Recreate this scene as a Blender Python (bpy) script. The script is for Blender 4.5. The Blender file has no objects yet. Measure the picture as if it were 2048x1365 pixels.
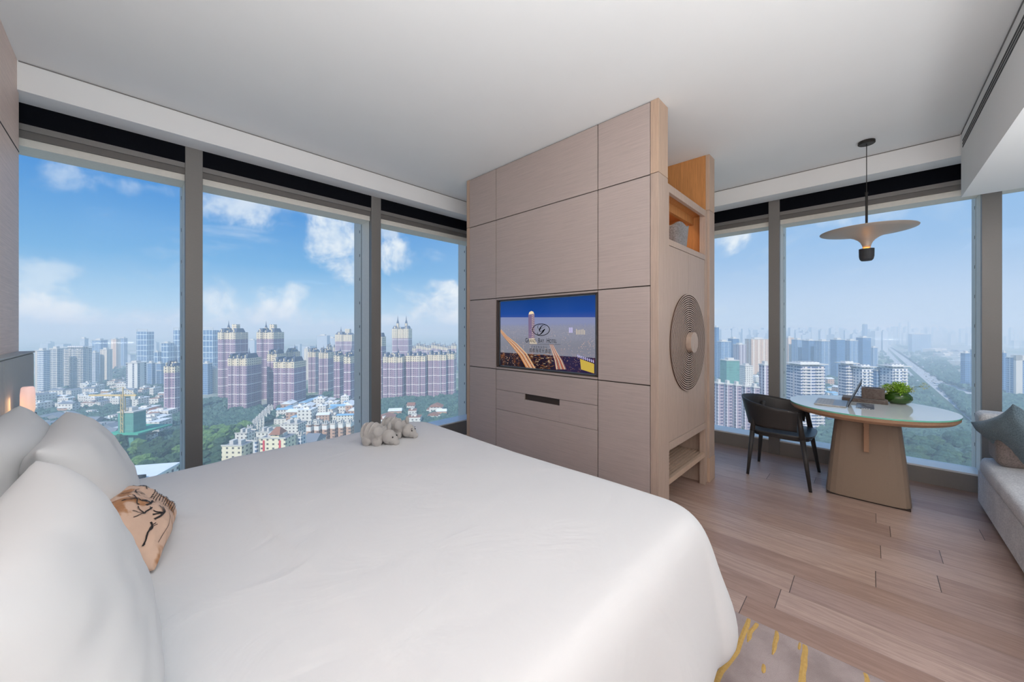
import bpy, math, random
from mathutils import Vector, Matrix
rnd = random.Random(7)
sc = bpy.context.scene
COL = sc.collection
PI = math.pi
# ------------------------------------------------------------------ camera
FPX, CX, CY, HC, TH = 741.0, 1024.0, 658.0, 1.42, math.radians(44)
FW = (math.cos(TH), math.sin(TH)); RT = (math.sin(TH), -math.cos(TH))
cd = bpy.data.cameras.new('camera'); cam = bpy.data.objects.new('camera', cd); COL.objects.link(cam)
cam.location = (0, 0, HC); cam.rotation_euler = (PI/2, 0, TH - PI/2)
cd.sensor_width = 36; cd.lens = 36*FPX/2048; cd.shift_y = -(682.5-CY)/2048
cd.clip_start = 0.02; cd.clip_end = 60000
sc.camera = cam
sc.view_settings.view_transform = 'Standard'; sc.view_settings.look = 'None'
sc.view_settings.gamma = 1; sc.view_settings.use_curve_mapping = False
sc.view_settings.exposure = 0.0
E_GROUND = 110.0; G = HC - E_GROUND

# ------------------------------------------------------------------ node helpers
def lin(c):
    return tuple(((v/255)/12.92 if v/255 <= .04045 else ((v/255+.055)/1.055)**2.4) for v in c)
class NT:
    def __init__(s, tree): s.t = tree; s.n = tree.nodes; s.l = tree.links
    def new(s, typ, **kw):
        nd = s.n.new(typ)
        for k, v in kw.items(): setattr(nd, k, v)
        return nd
    def set(s, sock, v):
        if isinstance(v, bpy.types.NodeSocket): s.l.new(v, sock)
        elif v is not None:
            if isinstance(v, tuple) and len(v) == 3 and sock.type == 'RGBA': v = (*v, 1)
            sock.default_value = v
    def m(s, op, a, b=None, c=None, clamp=False):
        nd = s.new('ShaderNodeMath', operation=op, use_clamp=clamp)
        s.set(nd.inputs[0], a); s.set(nd.inputs[1], b); s.set(nd.inputs[2], c)
        return nd.outputs[0]
    def vm(s, op, a, b=None):
        nd = s.new('ShaderNodeVectorMath', operation=op)
        s.set(nd.inputs[0], a); s.set(nd.inputs[1], b)
        return nd.outputs[0]
    def mix(s, f, a, b, blend='MIX'):
        nd = s.new('ShaderNodeMix', data_type='RGBA', blend_type=blend)
        s.set(nd.inputs[0], f); s.set(nd.inputs[6], a); s.set(nd.inputs[7], b)
        return nd.outputs[2]
    def noise(s, vec, scale, detail=3, rough=.5, dist=0.0):
        nd = s.new('ShaderNodeTexNoise')
        s.set(nd.inputs['Vector'], vec); nd.inputs['Scale'].default_value = scale
        nd.inputs['Detail'].default_value = detail; nd.inputs['Roughness'].default_value = rough
        nd.inputs['Distortion'].default_value = dist
        return nd.outputs[0]
    def mapv(s, vec, loc=(0,0,0), rot=(0,0,0), scale=(1,1,1)):
        nd = s.new('ShaderNodeMapping'); s.set(nd.inputs[0], vec)
        nd.inputs[1].default_value = loc; nd.inputs[2].default_value = rot; nd.inputs[3].default_value = scale
        return nd.outputs[0]
    def ramp(s, f, stops, interp='LINEAR'):
        nd = s.new('ShaderNodeValToRGB'); nd.color_ramp.interpolation = interp
        el = nd.color_ramp.elements
        while len(el) > 1: el.remove(el[-1])
        el[0].position = stops[0][0]; el[0].color = (*stops[0][1], 1)
        for p, c in stops[1:]:
            e = el.new(p); e.color = (*c, 1)
        s.set(nd.inputs[0], f); return nd.outputs[0]
    def ss(s, v, a, b):
        nd = s.new('ShaderNodeMapRange', interpolation_type='SMOOTHSTEP')
        s.set(nd.inputs[0], v); nd.inputs[1].default_value = a; nd.inputs[2].default_value = b
        return nd.outputs[0]
    def obj(s): return s.new('ShaderNodeTexCoord').outputs['Object']
    def xyz(s, v):
        nd = s.new('ShaderNodeSeparateXYZ'); s.set(nd.inputs[0], v); return nd.outputs
    def comb(s, x, y, z):
        nd = s.new('ShaderNodeCombineXYZ'); s.set(nd.inputs[0], x); s.set(nd.inputs[1], y); s.set(nd.inputs[2], z); return nd.outputs[0]
def new_mat(name):
    m = bpy.data.materials.new(name); m.use_nodes = True
    t = NT(m.node_tree); b = m.node_tree.nodes['Principled BSDF']
    return m, t, b
def bump(t, b, h, strength=.3, dist=.01):
    nd = t.new('ShaderNodeBump'); nd.inputs['Strength'].default_value = strength
    nd.inputs['Distance'].default_value = dist; t.set(nd.inputs['Height'], h)
    t.l.new(nd.outputs[0], b.inputs['Normal'])
def simple(name, rgb, rough=.6, metal=0, noise=0.04, nscale=20, bmp=0, bscale=60, spec=.5, coat=0, bdist=.003):
    m, t, b = new_mat(name); c = lin(rgb); o = t.obj()
    n = t.noise(o, nscale, 3)
    lo = tuple(max(0, v*(1-noise*2)) for v in c); hi = tuple(min(1, v*(1+noise*2)) for v in c)
    t.set(b.inputs['Base Color'], t.mix(n, lo, hi))
    b.inputs['Roughness'].default_value = rough; b.inputs['Metallic'].default_value = metal
    b.inputs['Specular IOR Level'].default_value = spec
    b.inputs['Coat Weight'].default_value = coat
    if bmp: bump(t, b, t.noise(o, bscale, 3), bmp, bdist)
    return m
def emis(name, rgb, st=1.0):
    m, t, b = new_mat(name); b.inputs['Base Color'].default_value = (0, 0, 0, 1)
    b.inputs['Specular IOR Level'].default_value = .2
    b.inputs['Emission Color'].default_value = (*lin(rgb), 1); b.inputs['Emission Strength'].default_value = st
    return m

# ------------------------------------------------------------------ world: daytime sky with clouds
w = bpy.data.worlds.new('sky'); sc.world = w; w.use_nodes = True
t = NT(w.node_tree); bg = w.node_tree.nodes['Background']
dv = t.new('ShaderNodeTexCoord').outputs['Generated']
dx, dy, dz = t.xyz(dv)
# azimuth factor: 0 towards the left window (+Y), 1 towards the right window (+X)
az = t.m('ARCTAN2', dy, dx)
faz = t.ss(az, 1.25, .35)
zen = t.m('MAXIMUM', dz, 0.0)
left = t.ramp(zen, [(0, lin((205,228,244))), (.05, lin((178,214,242))), (.14, lin((120,180,230))), (.28, lin((74,146,218))), (.5, lin((70,136,214))), (1, lin((60,120,200)))])
right = t.ramp(zen, [(0, lin((204,222,242))), (.06, lin((196,216,242))), (.16, lin((160,196,236))), (.32, lin((138,184,234))), (.5, lin((126,176,232))), (1, lin((90,150,215)))])
skyc = t.mix(faz, left, right)
# cumulus: (centre pixel direction, angular half sizes) broken up by noise; thin wisps higher up
nA = t.noise(dv, 7.0, 9, .60, .35); nB = t.noise(t.mapv(dv, loc=(4, 1, 2)), 17.0, 6, .6)
nn = t.m('ADD', t.m('MULTIPLY', nA, .72), t.m('MULTIPLY', nB, .28))
amt = None
CLOUDS = [(475, 395, .15, .075, .75), (555, 415, .09, .04, .5), (672, 475, .10, .10, 1.0), (690, 535, .07, .05, .9), (798, 515, .08, .06, .95), (770, 460, .05, .04, .6), (430, 590, .05, .06, .8), (595, 585, .03, .03, .6),
          (545, 635, .12, .07, 1.0), (470, 655, .20, .03, .8), (60, 640, .10, .06, 1.0), (150, 650, .16, .035, .9), (320, 640, .11, .055, 1.0), (880, 620, .14, .10, 1.0), (885, 572, .07, .03, .9), (800, 650, .14, .04, .9), (120, 350, .05, .04, .55), (300, 375, .08, .025, .4),
          (100, 545, .10, .03, .5), (65, 575, .05, .02, .5), (1455, 478, .06, .05, 1.0), (1440, 630, .05, .05, .9), (1740, 425, .12, .03, .5), (1890, 425, .06, .06, .5), (690, 655, .2, .025, .7), (1290, 520, .2, .1, .8)]
for (px_, py_, hx_, hy_, st_) in CLOUDS:
    a_ = (px_-CX)/FPX; b_ = (CY-py_)/FPX; v_ = Vector((FW[0]+a_*RT[0], FW[1]+a_*RT[1], b_)).normalized()
    h_ = Vector((-v_.y, v_.x, 0)).normalized(); u_ = v_.cross(h_)*-1
    def dot(w_):
        nd = t.new('ShaderNodeVectorMath', operation='DOT_PRODUCT'); t.set(nd.inputs[0], dv); nd.inputs[1].default_value = tuple(w_); return nd.outputs['Value']
    ex = t.m('DIVIDE', dot(h_), hx_); ey = t.m('DIVIDE', t.m('SUBTRACT', dot(u_), 0.0), hy_)
    front = t.m('GREATER_THAN', dot(v_), .3)
    q = t.m('SQRT', t.m('ADD', t.m('MULTIPLY', ex, ex), t.m('MULTIPLY', ey, ey)))
    mk = t.ss(t.m('ADD', t.m('MULTIPLY', t.m('SUBTRACT', nn, .5), 3.4), t.m('SUBTRACT', .62, t.m('MULTIPLY', q, .75))), .0, .62)
    mk = t.m('MULTIPLY', t.m('MULTIPLY', mk, front), st_)
    amt = mk if amt is None else t.m('MAXIMUM', amt, mk)
wisp = t.m('MULTIPLY', t.ss(t.noise(t.mapv(dv, scale=(1, 1, 2.6)), 4.0, 8, .62, .8), .54, .78), .38)
amt = t.m('MAXIMUM', amt, wisp)
ccol = t.mix(t.ss(nn, .44, .62), lin((196,216,240)), lin((246,250,254)))
t.set(bg.inputs[0], t.mix(amt, skyc, ccol)); bg.inputs[1].default_value = 1.0

# ------------------------------------------------------------------ sun (comes from behind the building, never enters the room)
sd = bpy.data.lights.new('sun', 'SUN'); sd.energy = 4.2; sd.angle = .02; sd.color = (1, .97, .93)
so = bpy.data.objects.new('sun', sd); COL.objects.link(so)
so.rotation_euler = Vector((.62, .38, -.72)).to_track_quat('-Z', 'Y').to_euler()

# ------------------------------------------------------------------ added fill lights out of view above and behind the camera, without fixtures
def area(name, loc, d, sx, sy, energy, col=(1, 1, 1)):
    l = bpy.data.lights.new(name, 'AREA'); l.shape = 'RECTANGLE'; l.size = sx; l.size_y = sy; l.energy = energy; l.color = col
    o = bpy.data.objects.new(name, l); COL.objects.link(o); o.location = loc
    o.rotation_euler = Vector(d).to_track_quat('-Z', 'Y').to_euler(); return o
WARM = (.96, .985, 1)
DOWN_FILLS = [(.3, .3, 3.02, 1.4, 1.2, 4), (3.3, -1.15, 2.505, 1.4, .5, 9)]  # added downward fill, bare area lights out of view
UP_FILLS = [(.4, -1.05, .9, 1.6, .9, 31), (-.17, -.25, 1.2, .45, .6, 54), (2.9, -1.2, 1.2, .9, .5, 7)]  # added upward fill to brighten the ceiling, no lamp bodies
FILL = (1.7, -1.6, 1.75, 2.2, 1.0, 7)     # added soft fill from behind the camera
for i, p in enumerate(DOWN_FILLS): area('unseen_fill_down', p[:3], (0, 0, -1), p[3], p[4], p[5], WARM)
area('unseen_fill_back', FILL[:3], (0, 1, .05), FILL[3], FILL[4], FILL[5], WARM)
for i, p in enumerate(UP_FILLS): area('unseen_fill_up', p[:3], (0, 0, 1), p[3], p[4], p[5], WARM)

# ------------------------------------------------------------------ mesh helpers
class MB:
    def __init__(s): s.v = []; s.f = []; s.mi = []
    def add(s, vs, fs, mi=0, M=None):
        o = len(s.v)
        s.v += [tuple(M @ Vector(v)) if M is not None else tuple(v) for v in vs]
        s.f += [tuple(i+o for i in f) for f in fs]; s.mi += [mi]*len(fs); return s
    def box(s, x0, x1, y0, y1, z0, z1, mi=0, M=None):
        vs = [(x, y, z) for z in (z0, z1) for y in (y0, y1) for x in (x0, x1)]
        return s.add(vs, [(0,2,3,1),(4,5,7,6),(0,1,5,4),(2,6,7,3),(0,4,6,2),(1,3,7,5)], mi, M)
    def cyl(s, p0, p1, r0, r1=None, n=12, mi=0, cap=True):
        r1 = r0 if r1 is None else r1
        a = Vector(p0); b = Vector(p1); q = (b-a).to_track_quat('Z', 'Y')
        vs = [a + q @ Vector((r0*math.cos(k*2*PI/n), r0*math.sin(k*2*PI/n), 0)) for k in range(n)]
        vs += [b + q @ Vector((r1*math.cos(k*2*PI/n), r1*math.sin(k*2*PI/n), 0)) for k in range(n)]
        fs = [(k, (k+1) % n, n+(k+1) % n, n+k) for k in range(n)]
        if cap: fs += [tuple(range(n-1, -1, -1)), tuple(range(n, 2*n))]
        return s.add(vs, fs, mi)
    def lathe(s, prof, c=(0,0,0), n=32, mi=0, close=False, M=None):
        vs = []; m = len(prof)
        for r, z in prof:
            for k in range(n):
                a = k*2*PI/n; vs.append((c[0]+r*math.cos(a), c[1]+r*math.sin(a), c[2]+z))
        fs = []
        for i in range(m-1 if not close else m):
            j = (i+1) % m
            for k in range(n): fs.append((i*n+k, i*n+(k+1) % n, j*n+(k+1) % n, j*n+k))
        return s.add(vs, fs, mi, M)
    def prism(s, pts, z0, z1, mi=0, M=None, cap=True):
        n = len(pts)
        vs = [(x, y, z0) for x, y in pts] + [(x, y, z1) for x, y in pts]
        fs = [(k, (k+1) % n, n+(k+1) % n, n+k) for k in range(n)]
        if cap: fs += [tuple(range(n-1, -1, -1)), tuple(range(n, 2*n))]
        return s.add(vs, fs, mi, M)
    def grid(s, fn, nu, nv, mi=0, cu=False):
        vs = [fn(i/nu if not cu else i/nu, j/nv) for j in range(nv+1) for i in range(nu+(0 if cu else 1))]
        W = nu if cu else nu+1; fs = []
        for j in range(nv):
            for i in range(nu):
                i2 = (i+1) % W if cu else i+1
                fs.append((j*W+i, j*W+i2, (j+1)*W+i2, (j+1)*W+i))
        return s.add(vs, fs, mi)
    def tube(s, pts, r, n=8, mi=0):
        for i in range(len(pts)-1):
            ra = r[i] if isinstance(r, (list, tuple)) else r; rb = r[i+1] if isinstance(r, (list, tuple)) else r
            s.cyl(pts[i], pts[i+1], ra, rb, n, mi)
        return s
    def build(s, name, mats, parent=None, smooth=False, bevel=0, seg=2, loc=None, rot=None):
        me = bpy.data.meshes.new(name); me.from_pydata(s.v, [], s.f)
        for m in (mats if isinstance(mats, (list, tuple)) else [mats]): me.materials.append(m)
        me.polygons.foreach_set('material_index', s.mi)
        if smooth: me.polygons.foreach_set('use_smooth', [True]*len(s.f))
        me.update()
        o = bpy.data.objects.new(name, me); COL.objects.link(o)
        if parent is not None: o.parent = parent
        if loc: o.location = loc
        if rot: o.rotation_euler = rot
        if bevel:
            b = o.modifiers.new('b', 'BEVEL'); b.width = bevel; b.segments = seg; b.limit_method = 'ANGLE'; b.angle_limit = .6
        return o
def tag(o, label=None, cat=None, group=None, kind=None):
    if label: o['label'] = label
    if cat: o['category'] = cat
    if group: o['group'] = group
    if kind: o['kind'] = kind
    return o
def thing(name, label, cat, loc=(0,0,0), rz=0, group=None):
    o = bpy.data.objects.new(name, None); COL.objects.link(o); o.location = loc; o.rotation_euler = (0, 0, rz)
    o.empty_display_size = .1
    return tag(o, label, cat, group)
def struct(name, mb, mat, **kw):
    return tag(mb.build(name, mat, **kw), kind='structure')
def recalc(o):
    import bmesh
    bm = bmesh.new(); bm.from_mesh(o.data); bmesh.ops.recalc_face_normals(bm, faces=bm.faces); bm.to_mesh(o.data); bm.free()
    return o
def copy_tree(o, parent=None):
    c = o.copy(); COL.objects.link(c)
    if parent is not None: c.parent = parent
    for ch in o.children: copy_tree(ch, c)
    return c

# ------------------------------------------------------------------ materials
def mat_paint(name, rgb, bm=.05):
    return simple(name, rgb, .85, 0, .01, 3, bm, 250, .2)
M_ceil = mat_paint('white_ceiling_paint', (238,239,239)); M_wallw = mat_paint('white_wall_paint', (222,221,218))
def mat_wood(name, rgb, ax='y', contrast=.10, rough=.5, scale=1.0, spec=.35):
    m, t, b = new_mat(name); c = lin(rgb)
    # grain runs along axis ax
    s = {'x': (1.2, 26, 60), 'y': (26, 1.2, 60), 'z': (26, 26, 1.2)}[ax]
    v = t.mapv(t.obj(), scale=tuple(k*scale for k in s))
    n = t.noise(v, 3.0, 5, .6, .3); n2 = t.noise(v, 14.0, 2, .6); n3 = t.noise(t.obj(), 1.3, 2)
    f = t.m('ADD', t.m('MULTIPLY', n, .6), t.m('ADD', t.m('MULTIPLY', n2, .3), t.m('MULTIPLY', n3, .1)))
    lo = tuple(v*(1-contrast*2.4) for v in c); hi = tuple(min(1, v*(1+contrast*1.8)) for v in c)
    t.set(b.inputs['Base Color'], t.mix(t.ss(f, .32, .68), lo, hi))
    b.inputs['Roughness'].default_value = rough; b.inputs['Specular IOR Level'].default_value = spec
    bump(t, b, n2, .08, .002); return m
M_ven = mat_wood('taupe_oak_veneer', (179,165,159), 'y', .045)
M_venv = mat_wood('taupe_oak_veneer_upright', (180,160,146), 'z', .045)
M_post = mat_wood('tan_oak_post', (190,164,143), 'z', .045)
M_amber = mat_wood('amber_oak_lining', (196,138,84), 'z', .08)
M_gap = simple('dark_gap', (52,42,38), .8, 0, .05)
M_wallwood = mat_wood('pink_oak_wall_panel', (238,216,205), 'y', .05)
M_metal = simple('grey_mullion_aluminium', (128,126,124), .5, .25, .03, 90, .05, 300, .4)
M_metal_l = simple('light_outer_aluminium', (222,220,212), .7, 0, .03, 40)
M_sill = simple('grey_sill_cladding', (140,136,132), .5, .1, .03, 60)
M_sillw = simple('sky_reflecting_sill_top', (240,242,242), .3, 0, .02, 20)  # whiteness puts the sky's reflection into the sill colour
M_black = simple('black_blind_fabric', (14,16,22), .9, 0, .1, 50, spec=.1)
M_seal = simple('black_rubber_seal', (22,26,34), .6)
M_leather = simple('grey_headboard_leather', (186,188,186), .6, 0, .03, 200, .12, 400)
M_white = simple('white_cotton', (216,217,218), .9, 0, .008, 4, 0, 6, .1)
def mat_cloth():
    m, t, b = new_mat('white_duvet_cotton'); o = t.obj()
    b.inputs['Base Color'].default_value = (*lin((217,218,220)), 1); b.inputs['Roughness'].default_value = .95
    b.inputs['Specular IOR Level'].default_value = .1; b.inputs['Sheen Weight'].default_value = .1
    n = t.noise(t.mapv(o, scale=(1, 1.6, 1)), 3.2, 4, .5, .9); n2 = t.noise(o, 700, 1)
    bump(t, b, t.m('ADD', n, t.m('MULTIPLY', n2, .006)), .3, .03); return m
M_duvet = mat_cloth()
def mat_towel():
    m, t, b = new_mat('grey_terry_towel'); o = t.obj()
    b.inputs['Base Color'].default_value = (*lin((180,177,174)), 1); b.inputs['Roughness'].default_value = 1
    b.inputs['Sheen Weight'].default_value = .3
    bump(t, b, t.noise(o, 260, 2), .8, .004); return m
M_towel = mat_towel()
def mat_floor():
    m, t, b = new_mat('oak_plank_floor'); o = t.obj(); x, y, z = t.xyz(o)
    PWD, PLN = .19, 1.85
    row = t.m('FLOOR', t.m('DIVIDE', x, PWD)); fx = t.m('FRACT', t.m('DIVIDE', x, PWD))
    wn = t.new('ShaderNodeTexWhiteNoise', noise_dimensions='1D'); t.set(wn.inputs['W'], row)
    vy = t.m('ADD', t.m('DIVIDE', y, PLN), t.m('MULTIPLY', wn.outputs['Value'], 7.3)); idx = t.m('FLOOR', vy); fy = t.m('FRACT', vy)
    w2 = t.new('ShaderNodeTexWhiteNoise', noise_dimensions='2D'); t.set(w2.inputs['Vector'], t.comb(row, idx, 0.0)); pid = w2.outputs['Value']
    gx = t.m('MULTIPLY', t.m('MINIMUM', fx, t.m('SUBTRACT', 1.0, fx)), PWD); gy = t.m('MULTIPLY', t.m('MINIMUM', fy, t.m('SUBTRACT', 1.0, fy)), PLN)
    gap = t.m('MAXIMUM', t.m('MULTIPLY', t.m('LESS_THAN', gx, .0009), .6), t.m('LESS_THAN', gy, .0016))
    sd_ = t.m('ADD', row, t.m('MULTIPLY', idx, 3.7))
    g = t.noise(t.comb(t.m('MULTIPLY', x, 16.0), t.m('MULTIPLY', y, 1.3), sd_), 2.4, 6, .62, 1.1)
    g2 = t.noise(t.comb(t.m('MULTIPLY', x, 60.0), t.m('MULTIPLY', y, 2.5), sd_), 5.0, 3, .6)
    tone = t.mix(pid, lin((166,136,120)), lin((204,177,160)))
    tone = t.mix(t.m('MULTIPLY', t.m('FRACT', t.m('MULTIPLY', pid, 7.0)), .35), tone, lin((178,158,156)))
    c = t.mix(t.ss(g, .3, .70), t.mix(.42, tone, lin((122,94,80))), tone)
    c = t.mix(t.m('MULTIPLY', t.ss(g2, .5, .75), .30), c, lin((130,104,92)))
    c = t.mix(gap, c, lin((60,46,40)))
    t.set(b.inputs['Base Color'], c)
    t.set(b.inputs['Roughness'], t.m('ADD', .30, t.m('MULTIPLY', g2, .16)))
    b.inputs['Specular IOR Level'].default_value = .5
    bump(t, b, t.m('SUBTRACT', t.m('MULTIPLY', g2, .25), gap), .2, .002); return m
M_floor = mat_floor()
def mat_glass():
    m = bpy.data.materials.new('window_glass'); m.use_nodes = True; t = NT(m.node_tree)
    for n in list(t.n): t.n.remove(n)
    out = t.new('ShaderNodeOutputMaterial'); tr = t.new('ShaderNodeBsdfTransparent'); gl = t.new('ShaderNodeBsdfGlossy')
    tr.inputs[0].default_value = (.965, .985, .99, 1); gl.inputs['Roughness'].default_value = .02
    mx = t.new('ShaderNodeMixShader'); mx.inputs[0].default_value = .004
    t.l.new(tr.outputs[0], mx.inputs[1]); t.l.new(gl.outputs[0], mx.inputs[2]); t.l.new(mx.outputs[0], out.inputs[0]); return m
M_glass = mat_glass()
def mat_fabric(name, rgb, rgb2, sc_=320, rough=.95, bm=.5):
    m, t, b = new_mat(name); o = t.obj()
    vo = t.new('ShaderNodeTexVoronoi'); t.set(vo.inputs[0], o); vo.inputs['Scale'].default_value = sc_
    n = t.noise(o, sc_*.35, 3, .7); n3 = t.noise(o, 6, 3)
    f = t.m('ADD', t.m('MULTIPLY', n, .75), t.m('MULTIPLY', n3, .25))
    t.set(b.inputs['Base Color'], t.mix(t.ss(f, .35, .65), lin(rgb), lin(rgb2)))
    b.inputs['Roughness'].default_value = rough; b.inputs['Specular IOR Level'].default_value = .15; b.inputs['Sheen Weight'].default_value = .2
    bump(t, b, vo.outputs[0], bm, .002); return m
M_sofa = mat_fabric('grey_sofa_weave', (186,188,194), (226,227,230))
M_teal = mat_fabric('teal_velvet', (86,104,116), (126,146,156), 500, .8, .15)
M_chair = mat_wood('black_stained_ash', (58,56,56), 'y', .05, .42)
M_ped = simple('taupe_table_pedestal', (146,128,112), .6, 0, .04, 220, .12, 260)
M_tablew = mat_wood('tan_table_edge', (170,134,108), 'y', .06)
M_top = simple('white_table_surface', (238,242,240), .05, 0, .004, 3, spec=.6, coat=0)
M_top.node_tree.nodes['Principled BSDF'].inputs['Coat IOR'].default_value = 1.6
M_edge = simple('green_glass_edge', (120,204,178), .1, 0, .05, 30, spec=.7)

# ------------------------------------------------------------------ projection helpers: where a sight line meets a known wall or ground plane
def _ray(px, py):
    a = (px-CX)/FPX; return FW[0]+a*RT[0], FW[1]+a*RT[1], (CY-py)/FPX
def onX(px, py, X): r = _ray(px, py); k = X/r[0]; return X, r[1]*k, HC+r[2]*k
def onZ(px, py, Z): r = _ray(px, py); k = (Z-HC)/r[2]; return r[0]*k, r[1]*k, Z
from mathutils import noise as mn
CEIL = 3.04
YG, XG = 3.90, 5.09          # inner faces of the two glazed walls
LX0, LX1 = -1.25, 5.5
# ================================================================== SETTING
mb = MB(); mb.box(LX0, 5.5, -1.65, 4.3, -.12, 0); struct('floor', mb, M_floor)
mb = MB(); mb.box(LX0, 5.5, -1.65, 4.3, CEIL, CEIL+.3); struct('ceiling', mb, M_ceil)
mb = MB(); mb.box(LX0, -.465, -1.65, 3.74, 0, CEIL); wl = struct('wall_left', mb, M_wallwood)
mb = MB(); mb.box(-.4655, -.4635, 1.2, 3.738, 2.497, 2.504); mb.build('panel_joint', M_gap, wl)
mb = MB(); mb.box(LX0, 5.5, -1.8, -1.65, -.1, CEIL+.3); struct('wall_back', mb, M_wallw)
# soffit with linear grille
mb = MB(); mb.box(2.15, 4.80, -1.65, -.545, 2.51, CEIL); sf = struct('trim_1', mb, M_ceil)
mb = MB()
for zz in (2.953, 2.928, 2.903): mb.box(2.3, 4.72, -.5452, -.5425, zz-.0065, zz+.0065)
mb.build('air_grille', simple('dark_grille_slot', (58,58,60), .7), sf)
mb = MB(); mb.box(2.2, 4.79, -.548, -.541, CEIL-.012, CEIL-.004); mb.build('shadow_gap', simple('shadow_gap_grey', (120,120,120), .8), sf)
# blind-pocket bulkheads
mb = MB(); mb.box(LX0, 4.81, 3.69, 3.89, 2.862, CEIL); bk = struct('trim_2', mb, M_ceil)
mb = MB(); mb.box(-.46, 4.8, 3.686, 3.692, CEIL-.009, CEIL-.003); mb.build('shadow_gap', M_metal, bk)
mb = MB(); mb.box(4.81, 5.04, -1.65, 3.89, 2.862, CEIL); bk2 = struct('trim_3', mb, M_ceil)
mb = MB(); mb.box(4.806, 4.812, -.54, 3.6, CEIL-.009, CEIL-.003); mb.build('shadow_gap', M_metal, bk2)
# floor-level upstands and the slab edge under the glass
mb = MB(); mb.box(LX0, 5.3, YG, YG+.24, 0, .185); s1 = struct('baseboard_left', mb, M_sill)
mb = MB(); mb.box(LX0, 5.3, YG+.004, YG+.24, .185, .2); mb.build('sill_top', M_sillw, s1)
mb = MB(); mb.box(XG, XG+.26, -1.65, YG, 0, .145); s2 = struct('baseboard_right', mb, M_sill)
mb = MB(); mb.box(XG+.004, XG+.26, -1.65, YG, .145, .16); mb.build('sill_top', M_sillw, s2)

def window(idx, axis, a0, a1, blind=True):
    """one bay: header, pane, blind cassette. axis 'L' = left glazed wall (runs along X), 'R' = right glazed wall (runs along Y)"""
    def bx(m, p0, p1, d0, d1, z0, z1, mi=0):
        if axis == 'L': m.box(p0, p1, YG+d0, YG+d1, z0, z1, mi)
        else: m.box(XG+d0, XG+d1, p0, p1, z0, z1, mi)
    m = MB(); bx(m, a0, a1, .0, .10, 2.695, 2.735); fr = struct('window_%d' % idx, m, M_metal)
    m = MB(); bx(m, a0, a1, .012, .16, 2.65, 2.695); m.build('header_groove', simple('dark_header_groove', (104,101,98), .6), fr)
    m = MB(); bx(m, a0, a1, .03, .24, 2.60, 2.65); m.build('outer_header', M_metal_l, fr)
    m = MB(); bx(m, a0, a1, .0, .02, 2.735, CEIL); m.build('blind', M_black, fr)
    zb = .16 if axis == 'R' else .2
    m = MB(); bx(m, a0-.02, a1+.02, .205, .213, zb-.02, 2.62); m.build('pane', M_glass, fr)
    return fr
def mullion(idx, axis, a0, a1, side):
    """side: on which side the outer ventilation fin shows (-1 or +1)"""
    m = MB()
    if axis == 'L': m.box(a0, a1, YG-.012, YG+.04, 0, CEIL)
    else: m.box(XG-.012, XG+.03, a0, a1, 0, CEIL)
    o = struct('trim_%d' % idx, m, M_metal, bevel=.002)
    c = (a0+a1)/2; h = (a1-a0)/2
    def bx(m, p0, p1, d0, d1, z0, z1):
        if axis == 'L': m.box(p0, p1, YG+d0, YG+d1, z0, z1)
        else: m.box(XG+d0, XG+d1, p0, p1, z0, z1)
    m = MB(); bx(m, a0+.002, a1-.002, .04, .048, .16, CEIL); m.build('seal', M_seal, o)
    m = MB(); bx(m, a0+.001, a1-.001, .048, .235, .1, 2.75); m.build('outer_box', M_metal_l, o)
    m = MB(); bx(m, a0+.003, a1-.003, .235, .25, .1, 2.75); m.build('seal', M_seal, o)
    m = MB(); bx(m, a0, a1, .25, .43, -.4, 2.72)
    f = m.build('fin', M_metal_l, o)
    m = MB()
    for k in range(9):
        zz = .35+k*.27
        for s in (a0-.002, a1-.001): bx(m, s, s+.003, .275, .29, zz, zz+.03)
    m.build('fixing', M_metal, f)
    return o
LM = [(-1.21, -1.10), (.312, .419), (1.832, 1.941), (3.352, 3.46), (4.80, 4.91)]
k = 1; ti = 4
for i in range(len(LM)-1):
    window(k, 'L', LM[i][1], LM[i+1][0]); k += 1
for a in LM: mullion(ti, 'L', a[0], a[1], -1); ti += 1
RM = [(3.77, 3.88), (2.25, 2.355), (.728, .832), (-.797, -.690)]
prev = 3.88
for i, a in enumerate(RM):
    if i: window(k, 'R', a[1], prev); k += 1
    mullion(ti, 'R', a[0], a[1], 1); ti += 1; prev = a[0]
window(k, 'R', -1.65, -.797)
mb = MB(); mb.box(4.91, 5.36, 3.88, 4.14, -.1, CEIL); struct('trim_%d' % ti, mb, M_metal)

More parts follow.
